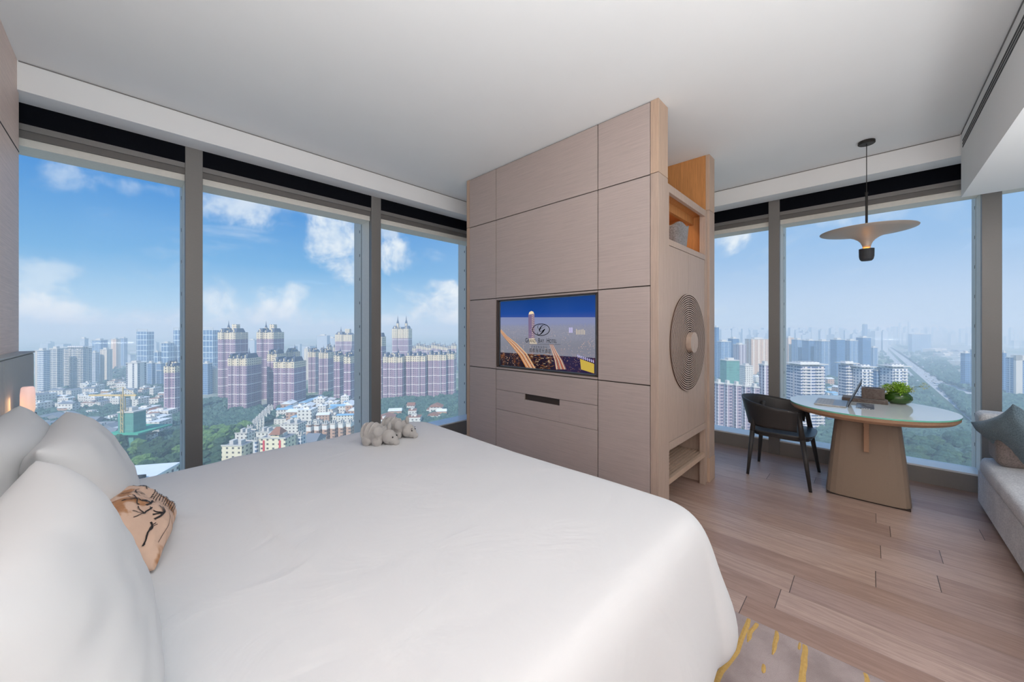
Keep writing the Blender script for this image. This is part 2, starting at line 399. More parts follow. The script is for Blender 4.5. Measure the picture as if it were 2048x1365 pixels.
# ================================================================== FIXED FURNITURE: television wall with wardrobe
XC = 2.575
pt = thing('television_wall_cabinet', 'tall taupe oak storage partition with inset television, tan posts and carved wardrobe doors', 'cabinet', (0, 0, 0))
mb = MB(); mb.box(XC+.012, 2.73, 1.12, 2.696-.0, 0.0, 1.03); mb.box(XC+.012, 2.73, 1.12, 1.548, 1.03, 1.712); mb.box(XC+.012, 2.73, 2.696, 3.13, 0, 1.712)
mb.box(XC+.012, 2.73, 1.12, 3.13, 1.712, CEIL); mb.box(2.66, 2.73, 1.548, 2.696, 1.03, 1.712)
mb.build('carcass', M_gap, pt)
g = .004
cols = [(1.12, 1.545), (1.545, 2.711), (2.711, 3.13)]
rows = [(0.0, 1.015), (1.015, 1.727), (1.727, 2.516), (2.516, CEIL-.004)]
for ci, (ya, yb) in enumerate(cols):
    for ri, (za, zb) in enumerate(rows):
        if ci == 1 and ri == 0: continue
        if ci == 1 and ri == 1:      # frame around the television recess
            for (z0_, z1_) in ((1.709, zb-g), (za+g, 1.036)):
                mb = MB(); mb.box(XC, XC+.02, ya+g, yb-g, z0_, z1_); mb.build('panel', M_ven, pt, bevel=.0015)
            continue
        mb = MB(); mb.box(XC, XC+.02, ya+g, yb-g, za+g, zb-g); mb.build('panel', M_ven, pt, bevel=.0015)
# drawers below the television
mb = MB(); mb.box(XC, XC+.02, 1.545+g, 2.711-g, .813, 1.015-g); mb.build('panel', M_ven, pt, bevel=.0015)
mb = MB()
mb.box(XC, XC+.02, 1.545+g, 1.919, .617, .81); mb.box(XC, XC+.02, 2.324, 2.711-g, .617, .81); mb.box(XC, XC+.02, 1.919, 2.324, .617, .757)
dr = mb.build('drawer', M_ven, pt, bevel=.001)
mb = MB(); mb.box(XC+.013, XC+.03, 1.915, 2.328, .75, .815); mb.build('finger_pull', simple('dark_brown_pull', (86,66,56), .6), dr)
mb = MB(); mb.box(XC, XC+.02, 1.545+g, 2.711-g, .01, .614); mb.build('drawer', M_ven, pt, bevel=.001)
# television recess lining
mb = MB(); mb.box(XC-.002, 2.66, 1.5485, 1.556, 1.036, 1.709); mb.box(XC-.002, 2.66, 2.688, 2.6955, 1.036, 1.709)
mb.box(XC-.002, 2.66, 1.548, 2.696, 1.702, 1.7095); mb.box(XC-.002, 2.66, 1.548, 2.696, 1.036, 1.043)
mb.build('recess_lining', simple('dark_bronze_recess', (82,70,64), .5, .1), pt)
# posts
mb = MB(); mb.box(XC, 2.742, 1.062, 1.12, 2.522, CEIL-.002); mb.build('post_cap', M_post, pt, bevel=.002)
mb = MB(); mb.box(XC, 2.742, 1.062, 1.12, .12, 2.518); mb.build('post', M_venv, pt, bevel=.002)
mb = MB(); mb.box(XC, 2.742, 1.060, 1.12, 0, .117); mb.build('post', M_post, pt, bevel=.002)
mb = MB(); mb.box(XC-.002, 2.73, 3.13, 3.175, 2.522, CEIL-.002); mb.box(XC-.002, 2.73, 3.13, 3.175, 0, 2.518); mb.build('post', M_post, pt, bevel=.002)
# rear upright wall of the partition
mb = MB(); mb.box(3.735, 3.885, 1.066, 1.10, .222, 2.13+.39); mb.build('post', M_venv, pt, bevel=.002)
mb = MB(); mb.box(3.732, 3.888, 1.063, 1.10, 0, .218); mb.build('post', M_post, pt, bevel=.002)
mb = MB(); mb.box(3.735, 3.885, 1.066, 1.10, 2.524, CEIL-.002); mb.build('post_cap', M_post, pt, bevel=.002)
mb = MB(); mb.box(3.735, 3.885, 1.10, 3.17, 0, CEIL-.002); mb.build('rear_panel', M_amber, pt)
mb = MB(); mb.box(2.73, 2.742, 1.12, 3.17, 0, CEIL-.002); mb.build('rear_panel', M_amber, pt)
# wardrobe between the two uprights
y0 = 1.075
mb = MB()
mb.box(2.742, 2.80, y0, y0+.04, 0, 2.50); mb.box(3.642, 3.735, y0+.012, y0+.05, 0, 2.50)
mb.box(2.80, 3.642, y0, y0+.03, 2.44, 2.50); mb.box(2.80, 3.642, y0, y0+.03, 2.045, 2.09); mb.box(2.80, 3.642, y0, y0+.03, .51, .568)
mb.build('face_frame', M_venv, pt, bevel=.002)
mb = MB(); mb.box(3.642, 3.655, y0-.002, y0+.012, 0.0, 2.50); mb.build('face_frame', M_venv, pt)
mb = MB(); mb.box(2.742, 3.735, y0+.04, 3.1, 2.47, 2.50); mb.build('wardrobe_top', M_amber, pt)
mb = MB(); mb.box(2.742, 3.735, y0+.03, 1.75, 2.05, 2.09); mb.box(2.742, 3.735, 1.74, 1.76, 2.09, 2.47)
mb.box(3.715, 3.735, y0+.05, 1.75, 2.09, 2.47); mb.box(2.742, 2.75, y0+.04, 1.75, 2.09, 2.47); mb.box(2.75, 3.715, 1.2, 1.23, 2.40, 2.47)
mb.build('niche_lining', M_amber, pt)
mb = MB(); mb.box(2.76, 3.70, y0+.05, 1.75, .53, .568); mb.box(2.742, 3.735, 1.74, 1.76, 0, .53)
mb.box(3.70, 3.735, y0+.05, 1.75, 0, .53)
mb.build('niche_lining', M_venv, pt)
# slatted shelf in the low niche
mb = MB(); mb.box(2.80, 3.642, y0+.004, y0+.034, .252, .292); sh = mb.build('shelf', M_post, pt, bevel=.002)
mb = MB()
for k_ in range(22): mb.box(2.78, 3.70, y0+.05+k_*.031, y0+.065+k_*.031, .27, .288)
for k_ in range(26): mb.box(2.79+k_*.036, 2.806+k_*.036, y0+.045, 1.73, .258, .276)
mb.build('slat', M_post, sh)
# carved doors
cxm, cz, R0 = 3.213, 1.308, .398
M_groove = simple('dark_carved_groove', (92,72,62), .7)
mb = MB(); mb.box(2.745, 3.73, y0+.028, y0+.05, .568, 2.045); mb.build('carcass', M_gap, pt)
for (xa, xb, s) in ((2.803, cxm-.0015, -1), (cxm+.0015, 3.639, 1)):
    mb = MB(); mb.box(xa, xb, y0+.004, y0+.028, .571, 2.042); d = mb.build('door', M_venv, pt)
    mb = MB(); n = 48
    a0, a1 = (PI/2, 3*PI/2) if s < 0 else (-PI/2, PI/2)
    NR = 19
    for q in range(NR):
        ra = .07+(R0-.07)*q/NR; rb = ra+(R0-.07)/NR
        prof = [(ra, .0015), (ra+(rb-ra)*.42, .0015), (ra+(rb-ra)*.46, .012), (rb-(rb-ra)*.06, .012), (rb, .0015)]
        for i in range(4):
            vs = []
            for j in range(n+1):
                a = a0+(a1-a0)*j/n
                for (r, h) in (prof[i], prof[i+1]):
                    vs.append((cxm+s*.0015+r*math.cos(a), y0+.004-h, cz+r*math.sin(a)))
            fs = [(2*j, 2*j+1, 2*j+3, 2*j+2) for j in range(n)]
            mb.add(vs, fs, 0 if i == 2 else 1)
    recalc(mb.build('carved_disc', [M_venv, M_groove], d, smooth=False))
    mb = MB(); vs = []; n = 24
    for j in range(n+1):
        a = a0+(a1-a0)*j/n
        for h in (0.0, .045): vs.append((cxm+s*.0015+.084*math.cos(a), y0-h, cz+.084*math.sin(a)))
    m0 = len(vs); fs = [(2*j, 2*j+1, 2*j+3, 2*j+2) for j in range(n)]
    fs += [tuple(2*j+1 for j in range(n+1)), tuple(2*j for j in range(n, -1, -1)), (0, 1, 2*n+1, 2*n)]
    mb.add(vs, fs); recalc(mb.build('round_pull', M_venv, d))
# warm strip lamp inside the upper niche
sl = thing('niche_strip_lamp', 'slim warm strip lamp tucked under the top of the open wardrobe niche', 'lamp', (3.2, 1.28, 2.462))
mb = MB(); mb.box(-.40, .40, -.012, .012, .004, .008); mb.build('housing', M_metal, sl)
mb = MB(); mb.box(-.395, .395, -.008, .008, 0, .004); mb.build('diffuser', emis('warm_strip', (255,190,120), 6), sl)
l = bpy.data.lights.new('niche_light', 'AREA'); l.shape = 'RECTANGLE'; l.size = .7; l.size_y = .03; l.energy = .7; l.color = (1, .66, .36)
o = bpy.data.objects.new('niche_light', l); COL.objects.link(o); o.location = (3.2, 1.28, 2.458)
# grey felt bag on the niche shelf
bg_ = MB()
def bagf(u, v):
    a = u*2*PI; z = v*.21; k = 1+.25*v; e = 3.2
    cx_, sx_ = math.cos(a), math.sin(a)
    r = 1/((abs(cx_)**e+abs(sx_)**e)**(1/e))
    return (3.285+r*cx_*.10*k, 1.205+r*sx_*.07*k, 2.092+z-.012*math.cos(4*a)*v)
bg_.grid(bagf, 32, 10, cu=True)
bg_.f.append(tuple(range(31, -1, -1))); bg_.mi.append(0)
o = bg_.build('felt_basket', mat_fabric('grey_felt', (110,108,108), (146,144,146), 260), None, smooth=True)
o.modifiers.new('s', 'SOLIDIFY').thickness = .006
tag(o, 'grey woven basket in the open amber niche above the wardrobe doors', 'basket')

# ================================================================== television
tv = thing('television', 'flat wall television in the oak partition showing a night city and hotel name', 'television', (2.62, 2.122, 1.04))
XS = 2.598
mb = MB(); mb.box(XS+.001, 2.655, 1.57, 2.676, 1.048, 1.697); b_ = mb.build('housing', simple('black_tv_plastic', (18,18,22), .35), None); b_.parent = tv; b_.matrix_parent_inverse = Matrix.Translation((-2.62, -2.122, -1.04))
def tvpart(m, name, mat, parent=tv):
    o = m.build(name, mat)
    o.parent = parent
    if parent is tv: o.matrix_parent_inverse = Matrix.Translation((-2.62, -2.122, -1.04))
    return o
def tvp(zx, zy, k=0):   # point of the picture (960,560 crop) on the screen plane
    p = onX(960+zx/3.414, 560+zy/3.414, XS); return (XS-.0006*k, p[1], p[2])
Y_L, Y_R, Z_T, Z_B = 2.668, 1.578, 1.690, 1.056
mb = MB(); 
for (ya, yb, za, zb) in ((1.562, 1.578, 1.046, 1.70), (2.668, 2.684, 1.046, 1.70), (1.562, 2.684, 1.046, 1.056), (1.562, 2.684, 1.69, 1.70)): mb.box(XS-.006, XS+.004, ya, yb, za, zb)
tvpart(mb, 'bezel', simple('grey_blue_bezel', (96,104,112), .35, .4))
def mat_screen():
    m, t, b = new_mat('screen_picture'); x, y, z = t.xyz(t.obj()); o = t.obj()
    v = t.m('DIVIDE', t.m('SUBTRACT', Z_T, z), Z_T-Z_B)     # 0 top, 1 bottom
    u = t.m('DIVIDE', t.m('SUBTRACT', Y_L, y), Y_L-Y_R)
    base = t.ramp(v, [(0, lin((6,62,136))), (.2, lin((14,72,160))), (.34, lin((70,90,165))), (.45, lin((70,66,108))), (.6, lin((46,38,66))), (.72, lin((34,22,44))), (1, lin((26,12,26)))])
    vo = t.new('ShaderNodeTexVoronoi'); vo.feature = 'F1'; t.set(vo.inputs[0], t.mapv(o, scale=(0, 1, 1.25))); vo.inputs['Scale'].default_value = 62
    dots = t.m('MULTIPLY', t.ss(vo.outputs['Distance'], .34, .08), t.ss(t.noise(o, 9, 3), .42, .6))
    dots = t.m('MULTIPLY', dots, t.m('MULTIPLY', t.ss(v, .36, .5), .95))
    dc = t.mix(t.noise(t.mapv(o, loc=(3, 3, 3)), 30, 1), lin((255,140,40)), lin((255,236,200)))
    c = t.mix(dots, base, dc)
    warm = t.m('MULTIPLY', t.ss(t.noise(o, 14, 4, .6), .5, .72), t.ss(v, .62, .9))
    c = t.mix(t.m('MULTIPLY', warm, .7), c, lin((150,84,20)))
    rt = t.m('MULTIPLY', t.ss(u, .5, .8), t.ss(v, .6, .8)); c = t.mix(t.m('MULTIPLY', rt, .55), c, lin((46,36,86)))
    bb = t.new('ShaderNodeTexBrick'); t.set(bb.inputs[0], t.comb(y, z, 0.0)); bb.inputs['Scale'].default_value = 60; bb.inputs['Color1'].default_value = (.3,.3,.36,1); bb.inputs['Color2'].default_value = (.06,.06,.12,1); bb.inputs['Mortar'].default_value = (.05,.05,.1,1)
    sk = t.m('MULTIPLY', t.ss(t.m('ADD', v, t.m('MULTIPLY', t.noise(t.comb(t.m('MULTIPLY', y, 60.0), 0.0, 0.0), 1, 1), .12)), .42, .45), t.ss(v, .68, .5))
    c = t.mix(t.m('MULTIPLY', sk, .45), c, bb.outputs[0])
    top = t.m('ADD', .245, t.m('MULTIPLY', u, .035)); band = t.m('MULTIPLY', t.m('GREATER_THAN', v, top), t.m('LESS_THAN', v, t.m('ADD', .80, t.m('MULTIPLY', u, -.005))))
    c = t.mix(t.m('MULTIPLY', band, .42), c, lin((196,200,214)))
    b.inputs['Base Color'].default_value = (.01, .01, .01, 1); b.inputs['Roughness'].default_value = .12; b.inputs['Specular IOR Level'].default_value = .15
    t.set(b.inputs['Emission Color'], c); b.inputs['Emission Strength'].default_value = .85
    return m
mb = MB(); mb.box(XS-.0004, XS+.001, Y_R, Y_L, Z_B, Z_T); scr = tvpart(mb, 'screen', mat_screen())
scr_inv = None
def poly(m, pts, k, mi=0):
    m.add([tvp(x, y, k) for x, y in pts], [tuple(range(len(pts)))], mi)
roads = MB()
def tstroke(pts, w0, w1, k, mi):
    n_ = len(pts); vs = []
    for i, (x, y) in enumerate(pts):
        ww = w0+(w1-w0)*i/(n_-1); a = pts[max(0, i-1)]; b_ = pts[min(n_-1, i+1)]; dx_, dy_ = b_[0]-a[0], b_[1]-a[1]; L = math.hypot(dx_, dy_)
        vs += [tvp(x-dy_/L*ww/2, y+dx_/L*ww/2, k), tvp(x+dy_/L*ww/2, y-dx_/L*ww/2, k)]
    roads.add(vs, [(2*i, 2*i+1, 2*i+3, 2*i+2) for i in range(n_-1)], mi)
r3 = random.Random(8)
for i in range(22):
    k_ = i/21; col_ = (3, 0, 1, 0, 1, 7, 0, 2)[i % 8]
    tstroke([(136+k_*8, 352-k_*14), (165+k_*18, 392-k_*10), (215+k_*38, 450-k_*14), (270+k_*50, 520-k_*16), (318+k_*62, 606)], .8, r3.uniform(1.2, 4.5), 1+(i % 2)*.5, col_)
for i in range(14):
    k_ = i/13; tstroke([(474+k_*24, 440), (492+k_*32, 490), (510+k_*52, 550), (520+k_*70, 612)], .8, r3.uniform(1.5, 5), 1, (2, 1, 7, 2, 0)[i % 5])
for i in range(60):
    x_, y_ = r3.uniform(300, 500), r3.uniform(500, 604); tstroke([(x_, y_), (x_+r3.uniform(8, 26), y_+r3.uniform(-4, 6))], 1.2, 2.2, .8, r3.choice((0, 3, 3, 1)))
poly(roads, [(330,240),(372,232),(374,400),(332,402)], 1, 4)
for k_ in range(14): poly(roads, [(356,240+k_*13),(360,240+k_*13),(360,246+k_*13),(356,246+k_*13)], 2, 1); poly(roads, [(366,238+k_*13),(369,238+k_*13),(369,244+k_*13),(366,244+k_*13)], 2, 1)
poly(roads, [(336,222),(350,213),(364,218),(370,232),(332,238)], 1, 1)
poly(roads, [(683,540),(780,575),(780,640),(690,612)], 1, 5)
for k_ in range(9): poly(roads, [(665+k_*13,512+k_*4.4),(671+k_*13,513+k_*4.4),(675+k_*13,532+k_*4.4),(669+k_*13,531+k_*4.4)], 2, 6)
for k_ in range(3): poly(roads, [(608+k_*9,326),(614+k_*9,326),(614+k_*9,362),(608+k_*9,362)], 1, 6)
for k_ in range(6): poly(roads, [(656+k_*11,336+(k_*7)%9),(662+k_*11,336+(k_*7)%9),(662+k_*11,374),(656+k_*11,374)], 1, 7)
poly(roads, [(334,400),(372,398),(392,440),(340,440)], 1, 7)
for a in range(140):
    x_ = rnd.uniform(140, 775); y_ = rnd.uniform(330, 600); s_ = rnd.uniform(1, 2.6)
    poly(roads, [(x_,y_),(x_+s_,y_),(x_+s_,y_+s_),(x_,y_+s_)], 3, rnd.choice([1, 1, 6, 3, 0]))
E_ = [emis('trail_orange', (190,116,60)), emis('trail_white', (236,214,176)), emis('trail_red', (178,104,104)), emis('trail_gold', (150,100,44)),
      emis('tower_mauve', (122,104,134)), emis('roof_yellow', (196,168,72)), emis('light_violet', (196,190,236)), emis('glow_cream', (196,184,168))]
o = tvpart(roads, 'night_city_picture', E_)
M_ink = simple('black_logo_ink', (6,6,10), .6, 0, 0, spec=0)
lg = MB()
cxl, cyl_ = 418, 341; n = 48
for ring in range(1):
    vs = []
    for j in range(n):
        a = j*2*PI/n
        for (rx, ry) in ((60, 42), (55.5, 37.5)): vs.append(tvp(cxl+rx*math.cos(a), cyl_+ry*math.sin(a), 4))
    lg.add(vs, [(2*j, 2*j+1, 2*((j+1) % n)+1, 2*((j+1) % n)) for j in range(n)])
def stroke(m, pts, ws, k=4):
    vs = []
    for i, (x, y) in enumerate(pts):
        a = pts[max(0, i-1)]; b = pts[min(len(pts)-1, i+1)]; dx_, dy_ = b[0]-a[0], b[1]-a[1]; L = math.hypot(dx_, dy_) or 1
        nx, ny = -dy_/L*ws[i]/2, dx_/L*ws[i]/2
        vs += [tvp(x+nx, y+ny, k), tvp(x-nx, y-ny, k)]
    m.add(vs, [(2*i, 2*i+1, 2*i+3, 2*i+2) for i in range(len(pts)-1)])
stroke(lg, [(449,307),(430,310),(415,325),(407,342),(408,352),(416,354),(428,348),(440,338)], [2,3,7,8,5,3,3,2])
stroke(lg, [(402,308),(396,316),(395,328),(403,336),(420,334),(440,322),(452,312)], [2,3,3,2,2,1.5,1.5])
stroke(lg, [(444,336),(437,345),(428,358),(416,370),(404,377),(395,374),(393,365),(397,362)], [5,9,8,6,3,3,4,4])
stroke(lg, [(404,306),(420,312),(438,310)], [1.5,2,1.5])
stroke(lg, [(335,439),(550,442)], [1.6,1.6])
lo = tvpart(lg, 'logo', M_ink)
def text(parent, name, body, zx0, zy, size, xs=1.0, space=1.0, k=4, mat=M_ink):
    cu = bpy.data.curves.new(name, 'FONT'); cu.body = body; cu.size = 1; cu.space_character = space; cu.extrude = 0
    to = bpy.data.objects.new('tmp', cu); COL.objects.link(to)
    dg = bpy.context.evaluated_depsgraph_get(); me = bpy.data.meshes.new_from_object(to.evaluated_get(dg))
    bpy.data.objects.remove(to)
    for v in me.vertices:
        p = tvp(zx0, zy, k)
        v.co = (XS-.0006*k, p[1]-v.co.x*size*xs, p[2]+v.co.y*size)
    me.materials.clear(); me.materials.append(mat); me.name = name
    o = bpy.data.objects.new(name, me); COL.objects.link(o); o.parent = parent
    if parent is tv: o.matrix_parent_inverse = Matrix.Translation((-2.62, -2.122, -1.04))
    return o
px2m = (Y_L-Y_R)/651
def caps(parts):
    for body, zx, zy, s in parts: text(tv, 'lettering', body, zx, zy, s, .78)
caps([('G', 310, 427, .058), ('RAND', 329, 427, .044), ('B', 397, 428.5, .058), ('AY', 413, 428.5, .044), ('H', 455, 430, .058), ('OTEL', 474, 430, .044)])
text(tv, 'lettering', 'CHENGDU', 352, 463, .024, 1.0, 1.9)
text(tv, 'lettering', '成都海湾大酒店', 338, 492, .042, .78, 1.25)

# ================================================================== BED
bed = thing('bed', 'wide double bed with a smooth white duvet falling over its edges', 'bed', (.62, 1.52, 0))
BI = Matrix.Translation((-.62, -1.52, 0))
def bp(o): o.parent = bed; o.matrix_parent_inverse = BI; return o
bx0, bx1, by0, by1, bR = -.39, 1.64, .45, 2.62, .15
def outline(u):
    # rounded rectangle, foot corners rounded; returns point and corner weight
    segs = [('l', (bx0, by0), (bx1-bR, by0)), ('a', (bx1-bR, by0+bR), -PI/2, 0), ('l', (bx1, by0+bR), (bx1, by1-bR)), ('a', (bx1-bR, by1-bR), 0, PI/2), ('l', (bx1-bR, by1), (bx0, by1)), ('l', (bx0, by1), (bx0, by0))]
    cnt = [50, 20, 60, 20, 50, 40]; tot = sum(cnt); i = int(round(u*tot)) % tot
    for s, c in zip(segs, cnt):
        if i < c:
            k_ = i/c
            if s[0] == 'l':
                x, y = s[1][0]+(s[2][0]-s[1][0])*k_, s[1][1]+(s[2][1]-s[1][1])*k_
                nx, ny = (s[2][1]-s[1][1]), -(s[2][0]-s[1][0]); L = math.hypot(nx, ny)
                return x, y, nx/L, ny/L, 0
            a = s[2]+(s[3]-s[2])*k_
            return s[1][0]+bR*math.cos(a), s[1][1]+bR*math.sin(a), math.cos(a), math.sin(a), math.sin(PI*k_)
        i -= c
NP = 240; cxb, cyb = .62, 1.53
prof = [(.0, 0)]
rings = []   # (scale, drop z, flare)
for i in range(46): rings.append((i/46*.93, None, 0))
for s_, z_, f_ in ((.945,.695,0),(.96,.688,0),(.975,.676,0),(.99,.655,0),(1,.625,.004),(1,.57,.018),(1,.50,.03),(1,.42,.045),(1,.34,.062),(1,.26,.072),(1,.20,.072),(1,.155,.055),(1,.125,.02),(1,.11,-.02)): rings.append((s_, z_, f_))
def ztop(x, y, s_):
    z = .702+.006*math.sin(x*2.1+y*1.3) + .010*mn.noise(Vector((x*1.6, y*1.3, .3))) + .003*mn.noise(Vector((x*5+mn.noise(Vector((x*2,y*2,5))), y*3.5, 1.3)))
    k_ = (x-(.385+.015*math.sin(y*3)))/.03
    z += .007/(1+math.exp(-max(-30, min(30, k_*2)))) + .005*math.exp(-k_*k_)
    return z
mb = MB(); vs = [(cxb, cyb, ztop(cxb, cyb, 0))]; fs = []
for ri, (s_, z_, f_) in enumerate(rings[1:]):
    for j in range(NP):
        x, y, nx, ny, cw = outline(j/NP)
        px_, py_ = cxb+(x-cxb)*s_, cyb+(y-cyb)*s_
        zt = ztop(px_, py_, s_)
        if z_ is None: z = zt-.004*max(0, (s_-.7)/.3)**2
        else:
            z = z_ + (zt-.702)*max(0, min(1, (z_-.5)/.2))
            fl = (0 if nx < -.5 else f_)*(1+.95*cw) + (.010*math.sin((x+y)*11+math.sin(y*4)*2)*max(0, (.62-z_)/.5))*(0 if ny > .5 or nx < -.5 else 1)
            px_ += nx*fl; py_ += ny*fl
            if z_ < .5: z += (.02*math.sin(x*5+1)*math.sin(y*4))*(.5-z_)/.4
        vs.append((px_, py_, z))
fs = [(0, 1+j, 1+(j+1) % NP) for j in range(NP)]
for r_ in range(len(rings)-2):
    a = 1+r_*NP
    fs += [(a+j, a+NP+j, a+NP+(j+1) % NP, a+(j+1) % NP) for j in range(NP)]
mb.add(vs, fs); dv_ = mb.build('duvet', M_duvet, smooth=True); recalc(dv_); bp(dv_)
ss_ = dv_.modifiers.new('s', 'SUBSURF'); ss_.levels = 1; ss_.render_levels = 1
mb = MB(); mb.box(-.34, 1.52, .55, 2.5, .28, .62); o = bp(mb.build('mattress', M_white, bevel=.04))
mb = MB(); mb.box(-.36, 1.54, .53, 2.52, .03, .28); o = bp(mb.build('base', simple('taupe_bed_base', (120,104,94), .8), bevel=.01))
for (x, y) in ((-.25, .65), (1.4, .65), (-.25, 2.4), (1.4, 2.4)):
    mb = MB(); mb.box(x-.03, x+.03, y-.03, y+.03, .0125, .03); bp(mb.build('leg', M_gap))

# headboard with top ledge
hb = thing('headboard', 'grey leather padded headboard with top ledge along the wood wall', 'headboard', (-.43, 2.0, 0))
HI = Matrix.Translation((.43, -2.0, 0))
def hp(o): o.parent = hb; o.matrix_parent_inverse = HI; return o
for (ya, yb) in ((-.4, .7), (.7, 1.8), (1.8, 2.9), (2.9, 3.69)):
    mb = MB(); mb.box(-.464, -.402, ya+.002, yb-.002, .05, 1.272); hp(mb.build('panel', M_leather, bevel=.006))
mb = MB(); mb.box(-.464, -.398, -.4, 3.692, 1.275, 1.284); hp(mb.build('ledge', M_leather, bevel=.002))

def pillow_fn(W, H, T, pinch=.07, seed=0, sag=0.0):
    def f(u, v, side):
        a, b = 2*u-1, 2*v-1
        ed = (1-abs(a)**3.2)*(1-abs(b)**3.2)
        t_ = T/2*max(0, ed)**.55
        x = W/2*a*(1-pinch*(1-b*b)*abs(a)**2.0)
        y = H/2*b*(1-pinch*(1-a*a)*abs(b)**2.0)
        wr = .010*mn.noise(Vector((a*2.2+seed, b*2.2, side)))+.005*mn.noise(Vector((a*2+b*7+seed, b*2-a*3, side))) + .004*mn.noise(Vector((a*9+seed, b*5, side*2)))*(abs(a)**3+abs(b)**3)
        return x, y, side*(t_+wr*(1 if ed > .02 else 0)) - sag*(1-a*a)*b
    return f
def pillow(name, W, H, T, M, mat, label, cat, seed=0, pinch=.07, group=None, sub=1, flange=0):
    f = pillow_fn(W, H, T, pinch, seed); N = 26; mb = MB(); idx = {}; vs = []; fs = []
    for side in (1, -1):
        for j in range(N+1):
            for i in range(N+1):
                edge = i in (0, N) or j in (0, N)
                if side == -1 and edge: idx[(side, i, j)] = idx[(1, i, j)]; continue
                idx[(side, i, j)] = len(vs); vs.append(f(i/N, j/N, side))
        for j in range(N):
            for i in range(N):
                q = (idx[(side, i, j)], idx[(side, i+1, j)], idx[(side, i+1, j+1)], idx[(side, i, j+1)])
                fs.append(q if side == 1 else q[::-1])
    mb.add(vs, fs); o = mb.build(name, mat, smooth=True); o.matrix_world = M
    if sub: s = o.modifiers.new('s', 'SUBSURF'); s.levels = s.render_levels = 1
    tag(o, label, cat, group); return o, f
def lean(cx_, cy_, cz_, tilt, roll=0, yaw=0):
    # local x -> world Y (width), local y -> up, local z -> towards +X
    B = Matrix(((0, 0, 1, 0), (1, 0, 0, 0), (0, 1, 0, 0), (0, 0, 0, 1)))
    return Matrix.Translation((cx_, cy_, cz_)) @ Matrix.Rotation(yaw, 4, 'Z') @ Matrix.Rotation(-tilt, 4, 'Y') @ Matrix.Rotation(roll, 4, 'X') @ B
PW, PH, PT = .75, .49, .215
pillow('pillow', PW, PH, PT, lean(-.085, 1.09, .875, .30, .0), M_white, 'big white pillow nearest the camera at the left frame edge', 'pillow', 1)
pillow('pillow', PW, PH, PT, lean(-.10, 2.10, .845, .36, .0), M_white, 'white pillow standing behind the printed cushion, nearer the window', 'pillow', 5)
pillow('pillow', PW, PH, PT, lean(-.285, 2.14, .87, .10, .0), M_white, 'white pillow against the headboard right below the bedside lamp', 'pillow', 9)
pillow('pillow', PW, PH, PT, lean(-.29, 1.10, .88, .10, .0), M_white, 'white pillow at the back left against the headboard, mostly hidden', 'pillow', 13)

# printed cushion
def mat_print():
    m, t, b = new_mat('printed_tan_cotton'); o = t.obj()
    c = t.mix(t.noise(o, 9, 3), lin((206,172,150)), lin((222,190,168)))
    s = t.m('MULTIPLY', t.ss(t.noise(t.mapv(o, loc=(.4, .1, .6)), 11, 3, .5, .6), .54, .64), .85)
    c = t.mix(s, c, t.mix(t.noise(o, 40, 3), lin((140,84,40)), lin((186,130,80))))
    t.set(b.inputs['Base Color'], c); b.inputs['Roughness'].default_value = .95
    bump(t, b, t.noise(o, 18, 4, .5, .6), .35, .01); return m
Mc = lean(.008, 1.74, .775, .80, -.12, -.06)
cu, cf = pillow('cushion', .47, .23, .16, Mc, mat_print(), 'small tan cushion printed with black text and branches, lying against the pillows', 'cushion', 21, .08)
mb = MB()
def cpt(a, b, off=.0022):
    x, y, z = cf((a+1)/2, (b+1)/2, 1); return (x, y, z+off)
def cline(pts, wd):
    for i in range(len(pts)-1):
        (a0, b0), (a1, b1) = pts[i], pts[i+1]; n_ = 6
        L = math.hypot((a1-a0)*.25, (b1-b0)*.15) or 1; nx, ny = -(b1-b0)*.15/L*wd/.25, (a1-a0)*.25/L*wd/.15
        vs = []
        for q in range(n_+1):
            a, b = a0+(a1-a0)*q/n_, b0+(b1-b0)*q/n_; vs += [cpt(a+nx, b+ny), cpt(a-nx, b-ny)]
        mb.add(vs, [(2*q, 2*q+1, 2*q+3, 2*q+2) for q in range(n_)])
r2 = random.Random(3)
for i in range(11):          # rows of small print
    b = -.60+i*.075; a = .10+.01*i
    while a < .80:
        L = r2.uniform(.02, .06); cline([(a, b), (a+L, b)], .0022); a += L+.014
for (a, b) in ((-.55,.1),(-.3,-.3),(-.75,-.25),(.2,.6),(-.2,.5),(.65,.55),(-.1,.1)):
    for k_ in range(5):
        an = r2.uniform(0, 2*PI); pts = [(a, b)]
        for q in range(4): an += r2.uniform(-.6, .6); pts.append((pts[-1][0]+.055*math.cos(an), pts[-1][1]+.07*math.sin(an)))
        cline(pts, r2.choice([.0016, .0028, .004]))
cline([(.0,.55),(-.02,.2),(.04,-.1),(-.1,-.4),(-.45,-.6),(-.8,-.62)], .0010); cline([(.1,.8),(.2,.5),(.12,.2),(.3,.1)], .0009)
mb.build('printed_marks', simple('black_print', (40,36,36), .9), cu)

